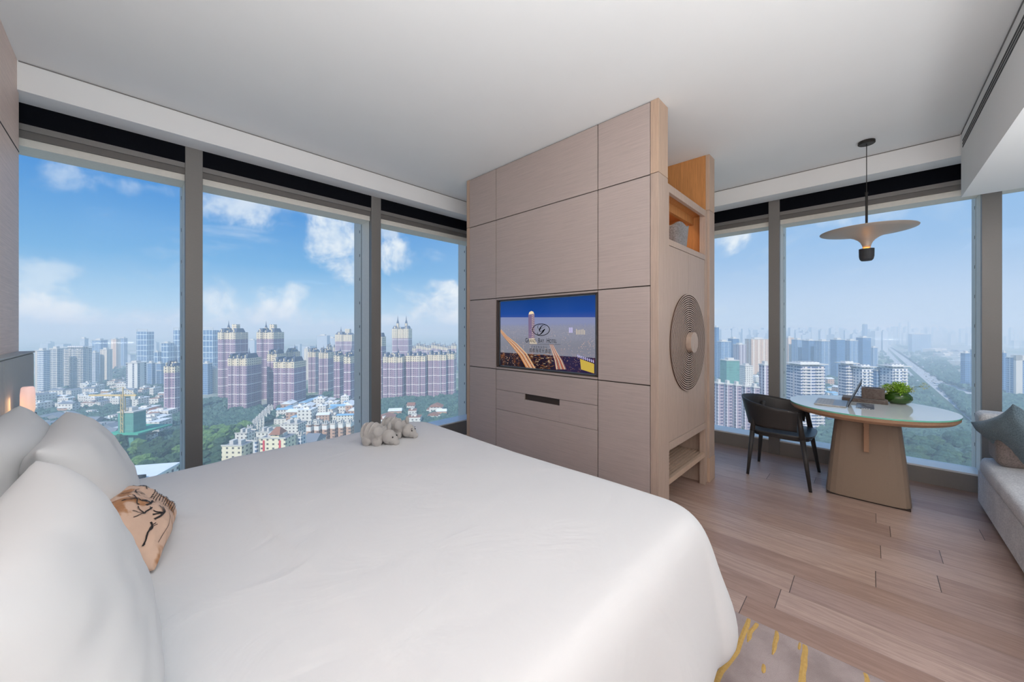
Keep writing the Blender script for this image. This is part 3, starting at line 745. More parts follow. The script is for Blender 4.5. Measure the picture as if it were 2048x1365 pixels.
# bedside lamp on the headboard
lp = thing('wall_lamp', 'small glowing pink glass wall lamp on the grey headboard beside the window', 'lamp', (-.352, 3.05, 1.06))
prof = [(.0, .068), (.017, .068), (.022, .062), (.0245, .03), (.0245, -.045), (.021, -.064), (.016, -.068), (0, -.068)]
mb = MB(); mb.lathe(prof, n=28)
m, t, b = new_mat('peach_lamp_glass'); b.inputs['Base Color'].default_value = (*lin((236,200,190)), 1); b.inputs['Roughness'].default_value = .25
x, y, z = t.xyz(t.obj()); t.set(b.inputs['Emission Color'], t.mix(t.ss(z, .07, -.07), lin((232,192,186)), lin((255,206,170)))); b.inputs['Emission Strength'].default_value = .62
mb.build('shade', m, lp, smooth=True)
mb = MB(); mb.box(-.012, .026, -.05, .03, -.135, -.068); mb.build('base', simple('dark_lamp_base', (44,46,58), .5), lp, bevel=.003)
mb = MB(); mb.box(-.05, -.01, -.015, .015, -.12, -.09); mb.build('bracket', M_gap, lp)
l = bpy.data.lights.new('bedside_light', 'AREA'); l.shape = 'RECTANGLE'; l.size = .03; l.size_y = .10; l.energy = .05; l.color = (1, .5, .2)
o = bpy.data.objects.new('bedside_light', l); COL.objects.link(o); o.location = (-.379, 3.02, 1.03); o.rotation_euler = Vector((-1, -.7, -.2)).to_track_quat('-Z', 'Y').to_euler()

# folded-towel animals
def blob(parts, name, mat, parent, vox=.0035, rib=False):
    """ellipsoids melted together with a voxel remesh into one surface"""
    mb = MB()
    for (c, r, rot) in parts:
        M = Matrix.Translation(c) @ Matrix.Rotation(rot[2], 4, 'Z') @ Matrix.Rotation(rot[1], 4, 'Y') @ Matrix.Rotation(rot[0], 4, 'X') @ Matrix.Diagonal((*r, 1))
        prof = [(0.001, -1)]+[(math.cos(-PI/2+PI*k/10), math.sin(-PI/2+PI*k/10)) for k in range(1, 10)]+[(0.001, 1)]
        n0 = len(mb.v); mb.lathe(prof, n=20, M=M)
        mb.f.append(tuple(n0+k for k in range(19, -1, -1))); mb.mi.append(0)
        mb.f.append(tuple(n0+10*20+k for k in range(20))); mb.mi.append(0)
    o = mb.build(name, mat, parent, smooth=True)
    r = o.modifiers.new('r', 'REMESH'); r.mode = 'VOXEL'; r.voxel_size = vox; r.use_smooth_shade = True
    s = o.modifiers.new('s', 'SMOOTH'); s.iterations = 3
    return o
M_eye = simple('black_eye', (12,12,14), .3)
def elephant(loc, rz, label, brow, sc_):
    e = thing('towel_elephant', label, 'towel figure', loc, rz)
    P = [((-.055, 0, .052), (.050, .052, .056), (0, 0, 0)), ((-.03, 0, .058), (.048, .050, .055), (0, .2, 0)), ((.0, 0, .052), (.04, .046, .048), (0, .3, 0)),
         ((-.06, .035, .025), (.03, .022, .03), (0, 0, 0)), ((-.06, -.035, .025), (.03, .022, .03), (0, 0, 0)), ((.0, .035, .022), (.03, .02, .026), (0, 0, 0)), ((.0, -.035, .022), (.03, .02, .026), (0, 0, 0))]
    for k_ in range(5):   # rolled layers over the back
        P.append(((-.085+k_*.021, 0, .062+.006*math.sin(k_)), (.011, .055-.002*k_, .052), (0, -.1+.16*k_, 0)))
    blob([(tuple(c_*sc_ for c_ in a), tuple(r_*sc_ for r_ in b_), r) for a, b_, r in P], 'body', M_towel, e)
    hd = blob([((.052*sc_, 0, .045*sc_), (.034*sc_, .04*sc_, .038*sc_), (0, 0, 0)), ((.078*sc_, 0, .03*sc_), (.022*sc_, .027*sc_, .026*sc_), (0, .5, 0)), ((.098*sc_, 0, .018*sc_), (.015*sc_, .02*sc_, .016*sc_), (0, .3, 0)),
          ((.02*sc_, .052*sc_, .085*sc_), (.012*sc_, .03*sc_, .026*sc_), (.6, 0, .4)), ((.02*sc_, -.052*sc_, .085*sc_), (.012*sc_, .03*sc_, .026*sc_), (-.6, 0, -.4))], 'head', M_towel, e)
    for s in (1, -1):
        mb = MB(); mb.lathe([(0, .004), (.004, .003), (.0055, 0), (.004, -.003), (0, -.004)], n=12, M=Matrix.Translation((.086*sc_, s*.019*sc_, .05*sc_)) @ Matrix.Rotation(PI/2, 4, 'Y') @ Matrix.Rotation(s*.5, 4, 'X'))
        mb.build('eye', M_eye, hd, smooth=True)
        if brow: mb = MB(); mb.box(.083*sc_, .087*sc_, s*.019*sc_-.007, s*.019*sc_+.007, .060*sc_, .062*sc_); mb.build('eyebrow', M_eye, hd)
    return e
elephant((1.09, 2.19, .70), -1.05, 'folded grey towel elephant on the bed, the left one with flat eyelids', False, 1.15)
elephant((1.245, 2.235, .70), -1.0, 'folded grey towel elephant on the bed, the right one with raised ear', True, 1.15)

# ================================================================== RUG
def mat_rug():
    m, t, b = new_mat('mauve_rug_pile'); o = t.obj()
    c = t.mix(t.ss(t.noise(o, 3.5, 4, .6), .35, .65), lin((158,144,142)), lin((186,172,170)))
    c = t.mix(t.m('MULTIPLY', t.noise(o, 350, 2), .35), c, lin((120,106,104)))
    t.set(b.inputs['Base Color'], c); b.inputs['Roughness'].default_value = 1; bump(t, b, t.noise(o, 300, 3), .6, .006); return m
def mat_gold():
    m, t, b = new_mat('gold_rug_pile'); o = t.obj()
    c = t.mix(t.noise(o, 60, 3), lin((188,148,78)), lin((214,180,112)))
    t.set(b.inputs['Base Color'], c); b.inputs['Roughness'].default_value = 1; bump(t, b, t.noise(o, 300, 3), .6, .006); return m
rug = thing('rug', 'mauve grey rug with golden streaks under the bed edge', 'rug', (.9, .4, 0))
mb = MB(); mb.box(-1.0, 1.2, -1.6, .8, .001, .012); mb.build('pile', mat_rug(), rug, bevel=.004)
mb = MB(); r2 = random.Random(11)
def streak(pts, w_):
    n_ = 14; L = []; 
    for i in range(n_+1):
        k_ = i/n_; seg = k_*(len(pts)-1); a = min(int(seg), len(pts)-2); fr = seg-a
        x = pts[a][0]+(pts[a+1][0]-pts[a][0])*fr; y = pts[a][1]+(pts[a+1][1]-pts[a][1])*fr
        ww = w_*(.35+.65*math.sin(PI*min(1, k_+.08))**.5)*(1+.35*mn.noise(Vector((x*20, y*20, w_*99))))
        y += .006*mn.noise(Vector((x*14, 3, w_*50)))
        L.append((x-.9, y-.4, ww))
    vs = []
    for x, y, ww in L: vs += [(x, y-ww/2, .0125), (x, y, .0145), (x, y+ww/2, .0125)]
    mb.add(vs, [(3*i+a, 3*i+a+1, 3*i+a+4, 3*i+a+3) for i in range(n_) for a in (0, 1)])
for pts, w_ in (([(2.09,.418),(1.86,.42),(1.62,.445),(1.4,.46)], .026), ([(2.085,.385),(2.0,.40),(1.93,.395)], .02), ([(2.095,.308),(2.0,.305),(1.93,.303)], .018), ([(1.85,.318),(1.80,.314)], .016),
                 ([(2.09,.205),(1.98,.20),(1.87,.195),(1.6,.21)], .022), ([(2.09,.222),(2.04,.224)], .012), ([(1.76,.52),(1.62,.515),(1.5,.53)], .02), ([(1.73,.49),(1.6,.5)], .016),
                 ([(2.09,.01),(1.9,.0),(1.7,.02)], .02), ([(2.09,-.15),(1.8,-.17)], .02), ([(1.6,-.1),(1.2,-.08)], .025), ([(1.9,-.4),(1.4,-.42)], .025), ([(1.2,.2),(.8,.22)], .02)): streak(pts, w_)
mb.build('gold_pattern', mat_gold(), rug)

# ================================================================== DESK TABLE
TX, TY = 4.385, .02
tb = thing('round_table', 'round white glass topped table on a taupe slab pedestal by the window', 'table', (TX, TY, 0))

mb = MB(); mb.prism([(.524*math.cos(a*2*PI/128), .524*math.sin(a*2*PI/128)) for a in range(128)], .7495, .7602, 0)
m_ = mb.build('glass_top', [M_top, M_edge], tb)
for p in m_.data.polygons:
    p.material_index = 0 if abs(p.normal.z) > .5 else 1
mb = MB(); mb.lathe([(.0, .7493), (.519, .7493), (.519, .725), (.50, .705), (.455, .693), (0.0, .693)], n=96); mb.build('tabletop', M_tablew, tb, smooth=False)
def ped(z, hw, hd_, r):
    return [((hw-r)*sx+0+r*math.cos(a), 0) for sx in (1,) for a in ()]
mb = MB(); N = 48; vs = []
for (z, hy, hx) in ((.012, .262, .19), (.35, .233, .18), (.675, .20, .168), (.693, .20, .168)):
    for j in range(N):
        a = j*2*PI/N; c_, s_ = math.cos(a), math.sin(a); e = 5.0
        r = 1/((abs(c_)**e+abs(s_)**e)**(1/e)); vs.append((r*c_*hx, r*s_*hy, z))
fs = [(i*N+j, i*N+(j+1) % N, (i+1)*N+(j+1) % N, (i+1)*N+j) for i in range(3) for j in range(N)] + [tuple(range(N-1, -1, -1)), tuple(range(3*N, 4*N))]
mb.add(vs, fs); mb.build('pedestal', M_ped, tb, smooth=False)
mb = MB(); mb.box(-.18, .18, -.25, .25, 0, .012); mb.build('plinth', M_gap, tb)
mb = MB(); mb.box(-.10, .10, -.30, .30, .668, .692); mb.build('crossbar', M_tablew, tb, bevel=.003)
mb = MB(); mb.box(-.218, -.165, -.0165, .0165, .415, .692); mb.build('stiffener', M_tablew, tb, bevel=.004)
mb = MB(); mb.box(-.40, -.18, -.0165, .0165, .655, .692); mb.build('stiffener', M_tablew, tb, bevel=.004)

# laptop
lt = thing('laptop', 'open silver laptop seen from the side on the round table', 'laptop', (4.34, .24, .7605), 0)
mb = MB(); mb.box(-.19, .17, -.10, .11, 0, .011); mb.build('keyboard_deck', simple('silver_laptop', (176,176,176), .4, .4), lt, bevel=.004)
mb = MB()
for i in range(13):
    for j in range(5): mb.box(-.17+i*.0255, -.149+i*.0255, -.01+j*.022, .008+j*.022, .011, .0125)
mb.build('keys', simple('pale_laptop_keys', (196,196,196), .6), lt)
mb = MB(); M_ = Matrix.Translation((0, -.105, .008)) @ Matrix.Rotation(.38, 4, 'X'); mb.box(-.19, .17, -.006, 0, 0, .225, 0, M_); mb.build('lid', simple('dark_laptop_lid', (44,46,52), .4, .3), lt, bevel=.002)
# photo card
cdm, t, b = new_mat('black_and_white_photo')
bt = t.new('ShaderNodeTexBrick'); t.set(bt.inputs[0], t.obj()); bt.inputs['Scale'].default_value = 34; bt.inputs['Color1'].default_value = (.02,.025,.035,1); bt.inputs['Color2'].default_value = (.3,.33,.37,1); bt.inputs['Mortar'].default_value = (.6,.62,.65,1)
t.set(b.inputs['Base Color'], t.mix(t.ss(t.noise(t.obj(), 22, 3), .42, .5), (.02,.025,.03), bt.outputs[0])); b.inputs['Roughness'].default_value = .3
mb = MB(); mb.box(-.14, .14, -.055, .055, 0, .004)
o = mb.build('photo_card', [cdm], bevel=.001, loc=(4.345, .028, .7605)); tag(o, 'small black and white photo card lying flat in front of the brown boxes', 'card')
# organiser boxes
M_box = mat_fabric('grey_brown_leatherette', (98,86,80), (124,112,106), 200, .7, .2)
mb = MB(); mb.box(-.09, .09, -.15, .15, 0, .032); o = mb.build('desk_tray', M_box, bevel=.005, loc=(4.64, .035, .7605)); tag(o, 'low flat grey brown leather tray on the round table', 'tray')
bx_ = thing('tissue_box', 'upright grey brown leather tissue box standing on the low tray', 'tissue box', (4.66, -.02, .7925))
mb = MB(); mb.box(-.065, .065, -.075, .075, 0, .095); mb.build('body', M_box, bx_, bevel=.006)
mb = MB(); mb.box(-.025, .025, -.05, .05, .094, .0962); mb.build('slot', M_gap, bx_)
# glass bowl with flowers
bw = thing('plant_bowl', 'round green glass bowl filled with green and cream flowers on the table', 'potted plant', (4.72, -.178, .7605))
mg, t, b = new_mat('green_glass'); b.inputs['Base Color'].default_value = (*lin((62,104,30)), 1); b.inputs['Roughness'].default_value = .06; b.inputs['Transmission Weight'].default_value = .35; b.inputs['Coat Weight'].default_value = .6; b.inputs['IOR'].default_value = 1.4
mb = MB(); mb.lathe([(0, .003), (.05, .001), (.082, .018), (.094, .045), (.092, .068), (.076, .09), (.066, .096), (.071, .103)], n=40); mb.build('bowl', mg, bw, smooth=True)
mb = MB(); mb.lathe([(0, .008), (.06, .01), (.086, .04), (.082, .07), (.066, .086), (0, .09)], n=24); mb.build('moss', simple('dark_moss', (60,84,26), .9, 0, .3, 40), bw, smooth=True)
def leafblob(mb, c, r, n_, rr, mi=0, flat=.5):
    for k_ in range(n_):
        d = Vector((rr.gauss(0, 1), rr.gauss(0, 1), rr.gauss(0, 1))).normalized(); p = Vector(c)+d*r*rr.uniform(.5, 1)
        q = d.to_track_quat('Z', 'Y') @ Matrix.Rotation(rr.uniform(0, 6), 3, 'Z').to_quaternion(); s = r*rr.uniform(.28, .5)
        pts = [(-.3*s, 0, 0), (0, -.45*s*flat, .35*s), (.35*s, 0, s), (0, .45*s*flat, .35*s)]
        mb.add([p+q @ Vector(v) for v in pts], [(0, 1, 2, 3)], mi)
rr = random.Random(5)
mb = MB()
for k_ in range(26):
    a = rr.uniform(0, 2*PI); rd = .07*math.sqrt(rr.random()); leafblob(mb, (rd*math.cos(a), rd*math.sin(a), .118+.04*(1-rd/.07)+rr.uniform(-.01, .02)), .032, 60, rr, flat=.8)
mb.build('foliage', simple('bright_green_leaf', (140,184,50), .6, 0, .25, 60), bw)
M_pet = simple('cream_petal', (206,212,160), .7, 0, .1, 60)
for c in ((-.02, .095, .125), (-.05, .085, .105), (.0, .1, .10), (-.03, -.07, .14), (.0, -.09, .13), (.02, -.16, .165), (-.04, .04, .15)): mb = MB(); leafblob(mb, c, .026, 60, rr); mb.build('flower', M_pet, bw)
mb = MB(); mb.tube([(0, -.05, .12), (.01, -.10, .155), (.02, -.15, .162)], .002, 6); mb.build('stem', simple('green_stem', (80,104,50), .6), bw)

# ================================================================== CHAIR
ch = thing('armchair', 'black wooden armchair with curved wraparound backrest beside the round table', 'chair', (4.44, .62, 0))
def shell(u, v):
    # u along the wrap (-1..1), v height 0..1
    a = (u-.5)*2; ph = a*1.72
    A = .275+.045*v; B = .25+.06*v
    if abs(ph) <= PI/2: x = A*math.sin(ph); y = B*math.cos(ph)
    else: x = math.copysign(A, ph)*(1-.06*(abs(ph)-PI/2)); y = -(abs(ph)-PI/2)*1.15*(1+.05*v)
    k_ = abs(a); zt = .742-.062*k_**1.6; zb = .478+.012*k_
    return x, y+.02, zb+(zt-zb)*v
mb = MB(); mb.grid(shell, 56, 8); o = mb.build('backrest', M_chair, ch, smooth=True); so_ = o.modifiers.new('s', 'SOLIDIFY'); so_.thickness = .012; so_.offset = 0
mb = MB(); pts = []
for k_ in range(40):
    a = k_*2*PI/40; c_, s_ = math.cos(a), math.sin(a); r = 1/((abs(c_)**4+abs(s_)**4)**.25); pts.append((.255*r*c_*(1+.04*(-s_)), .255*r*s_-.01))
mb.prism(pts, .432, .449); mb.build('seat', simple('black_seat', (62,64,68), .35, 0, .05, 40), ch, bevel=.004)
mb = MB(); mb.prism([(p[0]*.9, p[1]*.9) for p in pts], .395, .432); mb.build('seat_frame', M_chair, ch, bevel=.004)
for (fx, fy, txx, tyy, zt) in ((-.328, -.25, -.262, -.16, .66), (.31, -.26, .262, -.16, .64), (-.228, .24, -.20, .185, .66), (.25, .235, .20, .185, .66)):
    mb = MB(); mb.tube([(fx, fy, 0), (fx+(txx-fx)*.66, fy+(tyy-fy)*.66, .43), (txx, tyy, zt)], [.0125, .022, .018], 16); mb.build('leg', M_chair, ch, smooth=True)

# ================================================================== PENDANT LAMP
pl = thing('pendant_lamp', 'pendant lamp with wide upturned disc shade and dark cup over the round table', 'pendant lamp', (4.428, .02, 0))
M_dk = simple('dark_bronze', (54,52,50), .45, .5); M_shade = simple('brushed_taupe_shade', (176,162,150), .45, .2, .03, 60)
mb = MB(); mb.lathe([(0, 3.038), (.056, 3.038), (.056, 3.018), (.052, 3.014), (0, 3.014)], n=32); mb.build('canopy', M_dk, pl)
mb = MB(); mb.cyl((0, 0, 2.59), (0, 0, 3.015), .0028, n=8); mb.build('cord', M_dk, pl)
mb = MB(); mb.cyl((0, 0, 2.26), (0, 0, 2.585), .0085, n=14); mb.cyl((0, 0, 2.585), (0, 0, 2.60), .011, n=14); mb.build('stem', M_dk, pl, smooth=False)
mb = MB(); mb.lathe([(.024, 2.115), (.029, 2.14), (.040, 2.168), (.058, 2.19), (.086, 2.21), (.126, 2.228), (.18, 2.242), (.24, 2.253), (.312, 2.266), (.313, 2.269), (.24, 2.258), (.18, 2.247), (.124, 2.234), (.083, 2.216), (.054, 2.195), (.036, 2.168), (.02, 2.12)], n=72, close=True)
mb.build('shade', M_shade, pl, smooth=True)
mb = MB(); mb.lathe([(0, 2.005), (.034, 2.008), (.044, 2.02), (.049, 2.045), (.050, 2.11), (.044, 2.11), (.043, 2.05), (.03, 2.03), (0, 2.03)], n=40); mb.build('cup', simple('dark_grey_cup', (48,50,54), .7), pl, smooth=False)
mb = MB(); mb.lathe([(0, 2.118), (.022, 2.118), (.03, 2.108), (.03, 2.09), (0, 2.085)], n=24); mb.build('bulb', emis('amber_bulb', (255,176,84), 9), pl, smooth=True)
# ================================================================== SOFA
sf = thing('sofa', 'long light grey woven sofa against the right wall with a plump seat', 'sofa', (3.6, -1.1, 0))
SI = Matrix.Translation((-3.6, 1.1, 0))
def sp(o): o.parent = sf; o.matrix_parent_inverse = SI; return o
mb = MB(); mb.box(2.25, 4.69, -1.56, -.655, .0, .035); sp(mb.build('plinth', simple('taupe_sofa_plinth', (132,122,114), .8)))
mb = MB(); mb.box(2.2, 4.73, -1.6, -.622, .035, .30); sp(mb.build('base', M_sofa, bevel=.015))
def cushionbox(x0, x1, y0_, y1_, z0, z1, crown, r=.035, seed=0):
    mb = MB(); NX, NY = 24, 20; cx_, cy_ = (x0+x1)/2, (y0_+y1_)/2
    N = 64; vs = []; P = []
    prof = [(.0, z0), (1-.02, z0), (1, z0+.015), (1.004, (z0+z1)/2), (1, z1-r), (.992, z1-r*.45), (.965, z1), (.93, z1+crown*.15), (.8, z1+crown*.45), (.6, z1+crown*.75), (.35, z1+crown*.93), (0.0, z1+crown)]
    for (s_, z) in prof:
        for j in range(N):
            a = j*2*PI/N+PI/4; c_, q_ = math.cos(a), math.sin(a); e = 14; rr_ = 1/((abs(c_)**e+abs(q_)**e)**(1/e))
            hx, hy = (x1-x0)/2, (y1_-y0_)/2; m_ = min(hx, hy)
            ix, iy = hx-m_*(1-s_), hy-m_*(1-s_)
            if s_ < .01: ix = hx-m_; iy = hy-m_
            x, y = cx_+rr_*c_*max(ix, .001), cy_+rr_*q_*max(iy, .001)
            vs.append((x, y, z+.004*mn.noise(Vector((x*6+seed, y*6, z*3)))))
    fs = [(i*N+j, i*N+(j+1) % N, (i+1)*N+(j+1) % N, (i+1)*N+j) for i in range(len(prof)-1) for j in range(N)]
    mb.add(vs, fs); return mb
sp(cushionbox(3.35, 4.728, -1.45, -.615, .302, .405, .035).build('seat_cushion', M_sofa, smooth=True))
sp(cushionbox(2.21, 3.345, -1.45, -.615, .302, .405, .035, seed=4).build('seat_cushion', M_sofa, smooth=True))
mb = MB(); mb.box(4.36, 4.66, -1.5, -.66, .42, .64); sp(mb.build('arm', mat_fabric('brown_grey_arm_weave', (108,98,96), (146,136,132)), bevel=.05, seg=5))
mb = MB(); mb.box(4.50, 4.72, -1.52, -.60, .66, .78); sp(mb.build('arm_cushion', M_sofa, bevel=.045, seg=5))
mb = MB(); mb.box(2.21, 4.70, -1.62, -1.40, .42, .80); sp(mb.build('backrest', M_sofa, bevel=.05, seg=4))
T_ = Vector((4.6, -.56, .69)); e1 = Vector((-.08, -.24, -.29)).normalized(); e2 = Vector((-.4, -.15, .234)).normalized(); e3 = e2.cross(-e1)
Mt = Matrix(((e2.x, -e1.x, e3.x, 0), (e2.y, -e1.y, e3.y, 0), (e2.z, -e1.z, e3.z, 0), (0, 0, 0, 1))); Mt.translation = T_+(e1+e2)*.235
pillow('cushion', .47, .47, .15, Mt, M_teal, 'teal velvet cushion balanced on one corner on the grey sofa', 'cushion', 31, .15)

# ================================================================== THE CITY BELOW (real distances in metres, street level 110 m under the eye)
def mat_facade(name, wall, win, fh=3.1, bw=3.4, fz=(.28, .82), fx=(.2, .8), band=None, rib=None, roof=(150,150,150), gloss=.5, top=None):
    m, t, b = new_mat(name); tc = t.new('ShaderNodeTexCoord'); x, y, z = t.xyz(tc.outputs['Object']); nx, ny, nz = t.xyz(tc.outputs['Normal'])
    ax = t.m('ABSOLUTE', nx); ay = t.m('ABSOLUTE', ny); side = t.m('GREATER_THAN', ax, ay)
    u = t.m('ADD', t.m('MULTIPLY', y, side), t.m('MULTIPLY', x, t.m('SUBTRACT', 1.0, side)))
    fu = t.m('FRACT', t.m('ADD', t.m('DIVIDE', u, bw), 40.25)); fv = t.m('FRACT', t.m('DIVIDE', z, fh))
    wm = t.m('MULTIPLY', t.m('MULTIPLY', t.m('GREATER_THAN', fu, fx[0]), t.m('LESS_THAN', fu, fx[1])), t.m('MULTIPLY', t.m('GREATER_THAN', fv, fz[0]), t.m('LESS_THAN', fv, fz[1])))
    vary = t.noise(t.comb(t.m('FLOOR', t.m('DIVIDE', u, bw)), t.m('FLOOR', t.m('DIVIDE', z, fh)), 0.0), 3.7, 0)
    wc = t.mix(vary, tuple(v*.6 for v in lin(win)), tuple(min(1, v*1.5) for v in lin(win)))
    c = t.mix(wm, lin(wall), wc)
    if rib: c = t.mix(t.m('LESS_THAN', t.m('FRACT', t.m('ADD', t.m('DIVIDE', u, rib[0]), 40.5)), rib[1]), c, lin(rib[2]))
    if band: c = t.mix(t.m('LESS_THAN', t.m('FRACT', t.m('DIVIDE', z, band[0])), band[1]), c, lin(band[2]))
    rf = t.mix(t.noise(tc.outputs['Object'], .15, 3), tuple(v*.8 for v in lin(roof)), lin(roof))
    c = t.mix(t.m('GREATER_THAN', nz, .5), c, rf)
    t.set(b.inputs['Base Color'], c); b.inputs['Roughness'].default_value = .7; b.inputs['Specular IOR Level'].default_value = .25
    return m
F = dict(
 stripe=mat_facade('balcony_striped_facade', (222,216,206), (84,98,122), 3.1, 7, (.35,.95), (.06,.94), rib=(14, .12, (214,206,196))),
 stripe2=mat_facade('pale_striped_facade', (226,226,226), (110,128,156), 3.1, 5, (.3,.9), (.05,.95), rib=(16, .3, (206,196,186))),
 slab=mat_facade('cream_slab_facade', (222,212,196), (130,130,136), 3.1, 6, (.3,.7), (.35,.65)),
 grid=mat_facade('blue_glass_grid_facade', (84,124,164), (60,100,146), 3.6, 3, (.1,.9), (.08,.92), band=(13.5, .11, (226,236,240)), rib=(7.5, .12, (226,236,240))),
 white=mat_facade('white_ribbed_facade', (230,228,222), (70,80,104), 3.2, 11, (.12,.9), (.36,.64), roof=(120,126,134)),
 brown=mat_facade('mauve_brick_facade', (168,142,158), (108,98,124), 3.1, 3.6, (.3,.78), (.25,.72), band=(12.4, .10, (226,216,214)), rib=(10.8, .09, (200,188,192))),
 cream=mat_facade('cream_upper_facade', (232,216,188), (96,88,88), 3.1, 3.6, (.25,.72), (.3,.7)),
 office=mat_facade('blue_office_facade', (150,172,196), (70,106,150), 3.4, 3, (.2,.9), (.1,.9), rib=(9, .1, (198,206,214))),
 office2=mat_facade('deep_blue_office_facade', (104,138,176), (48,84,130), 3.4, 4, (.25,.85), (.1,.9)),
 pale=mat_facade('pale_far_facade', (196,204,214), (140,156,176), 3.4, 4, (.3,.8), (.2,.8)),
 peach=mat_facade('peach_block_facade', (226,192,160), (150,120,110), 3.1, 5, (.3,.75), (.2,.8), rib=(12, .3, (232,214,196))),
 apt=mat_facade('white_balcony_facade', (224,218,220), (92,104,134), 3.1, 8, (.34,.92), (.05,.95), rib=(17, .16, (210,200,200)), roof=(176,170,164)),
 apt2=mat_facade('white_window_facade', (222,220,222), (92,110,140), 3.1, 3.8, (.25,.8), (.25,.75), roof=(180,174,168)),
 rib=mat_facade('mauve_ribbed_facade', (176,160,170), (92,86,112), 3.1, 4, (.3,.85), (.15,.85), rib=(7, .2, (228,224,228)), roof=(150,148,150)),
 low=mat_facade('low_white_facade', (226,222,214), (104,100,104), 3.1, 3.6, (.3,.72), (.3,.7), roof=(172,170,168)),
 lowred=mat_facade('low_brick_facade', (196,160,138), (112,92,88), 3.1, 4, (.3,.75), (.25,.75), band=(15.5, .25, (236,232,226)), roof=(186,184,182)),
 school=mat_facade('cream_school_facade', (236,226,198), (104,98,96), 3.3, 4.4, (.3,.72), (.3,.66), roof=(132,136,146)),
 net=mat_facade('green_net_facade', (104,158,146), (92,146,136), 4, 6, (.1,.9), (.05,.95), roof=(120,170,150)),
)
M_roofd = simple('slate_mansard_roof', (74,82,108), .6, 0, .1, .3)
M_roofr = simple('red_brown_tile_roof', (150,104,84), .7, 0, .1, .5)
M_roofg = simple('grey_sheet_roof', (126,130,138), .5, 0, .1, .2)
M_roofb = simple('blue_sheet_roof', (132,176,206), .5, 0, .08, .2)
M_roofw = simple('white_sheet_roof', (226,230,232), .5, 0, .06, .2)
M_con = simple('pale_concrete', (206,202,196), .8, 0, .06, .2)
M_red = simple('red_banner', (214,70,84), .7)
M_yel = simple('crane_yellow', (214,186,130), .6)
M_gnet = simple('green_safety_net', (70,168,140), .8, 0, .15, .2)
RZ = TH-PI/2
def site(p0, p1, ybase, ytop, D0=20):
    d = E_GROUND*FPX/(ybase-CY); a0, a1 = (p0-CX)/FPX, (p1-CX)/FPX
    if a1 < 0: D = min(D0, .45*(a1-a0)*d/abs(a1)); xl = a0*d; xr = a1*(d+D)
    elif a0 > 0: D = min(D0, .45*(a1-a0)*d/a0); xl = a0*(d+D); xr = a1*d
    else: D = D0; xl, xr = a0*d, a1*d
    cxx = (xl+xr)/2; top = HC+(CY-ytop)*d/FPX
    return (FW[0]*d+RT[0]*cxx, FW[1]*d+RT[1]*cxx, G), xr-xl, D, top-G, d
def root(name, label, cat, loc, rz, group=None): return thing(name, label, cat, loc, rz, group)
def jag(W, D, n, dep):
    pts = []
    for i in range(n):            # front face with projecting bays
        x0_, x1_ = -W/2+W*i/n, -W/2+W*(i+1)/n; q = dep if i % 2 == 0 else 0
        pts += [(x0_+W/n*.08, -q), (x0_+W/n*.5, -q-dep*.35), (x1_-W/n*.08, -q)]
    pts += [(W/2, 0), (W/2, D*.3), (W/2+dep*.3, D*.35), (W/2+dep*.3, D*.65), (W/2, D*.7), (W/2, D), (-W/2, D), (-W/2, D*.7), (-W/2-dep*.3, D*.65), (-W/2-dep*.3, D*.35), (-W/2, D*.3)]
    return pts
def brown_tower(p0, p1, yb, yt, label, spire='centre', group=None, rz=0, D0=22, cream=.2, bays=4):
    loc, W, D, H, d = site(p0, p1, yb, yt, D0); r = root('apartment_tower', label, 'tower', loc, RZ+rz, group)
    Hs = H*(1-cream) if cream*H < 26 else H-26; Hr = H-6
    P = jag(W, D, bays, min(3.2, W/bays*.35))
    mb = MB(); mb.prism(P, 0, Hs); recalc(mb.build('shaft', F['brown'], r))
    mb = MB(); mb.prism([(x*1.01, y*1.01-.1) for x, y in P], Hs, Hr); recalc(mb.build('upper_storeys', F['cream'], r))
    mb = MB()
    for i in range(bays):
        xc = -W/2+W*(i+.5)/bays; w_ = W/bays*.42; hh = 6 if i % 2 == 0 else 3.5
        vs = [(xc-w_, -1.5, Hr), (xc+w_, -1.5, Hr), (xc+w_, D*.8, Hr), (xc-w_, D*.8, Hr), (xc-w_*.6, 2, Hr+hh), (xc+w_*.6, 2, Hr+hh), (xc+w_*.6, D*.7, Hr+hh), (xc-w_*.6, D*.7, Hr+hh)]
        mb.add(vs, [(0,1,5,4),(1,2,6,5),(2,3,7,6),(3,0,4,7),(4,5,6,7)])
        mb.box(xc-w_*.25, xc+w_*.25, -1.7, .5, Hr+.5, Hr+hh*.75, 1)
    mb.build('roof', [M_roofd, F['cream']], r)
    def tow(x, y, b, w_, h_, sp_):
        m = MB(); m.box(x-w_, x+w_, y-w_, y+w_, b, b+h_); tt = m.build('roof_turret', F['cream'], r)
        if sp_:
            m = MB(); m.lathe([(w_*1.1, b+h_), (w_*.8, b+h_+sp_*.25), (w_*.35, b+h_+sp_*.45), (w_*.3, b+h_+sp_*.6), (.05, b+h_+sp_)], c=(x, y, 0), n=8); m.build('spire', M_roofd, tt)
    if spire == 'big': tow(W*.18, D*.4, Hr, W*.13, 12, 0); tow(-W*.28, D*.5, Hr, 1.6, 7, 11); 
    elif spire == 'twin': tow(-W*.22, D*.3, Hr, W*.07, 11, 17); tow(W*.28, D*.3, Hr, W*.07, 11, 17)
    elif spire == 'centre': tow(-W*.05, D*.4, Hr, W*.1, 5, 0); tow(W*.2, D*.5, Hr, 1.3, 5, 8)
    return r
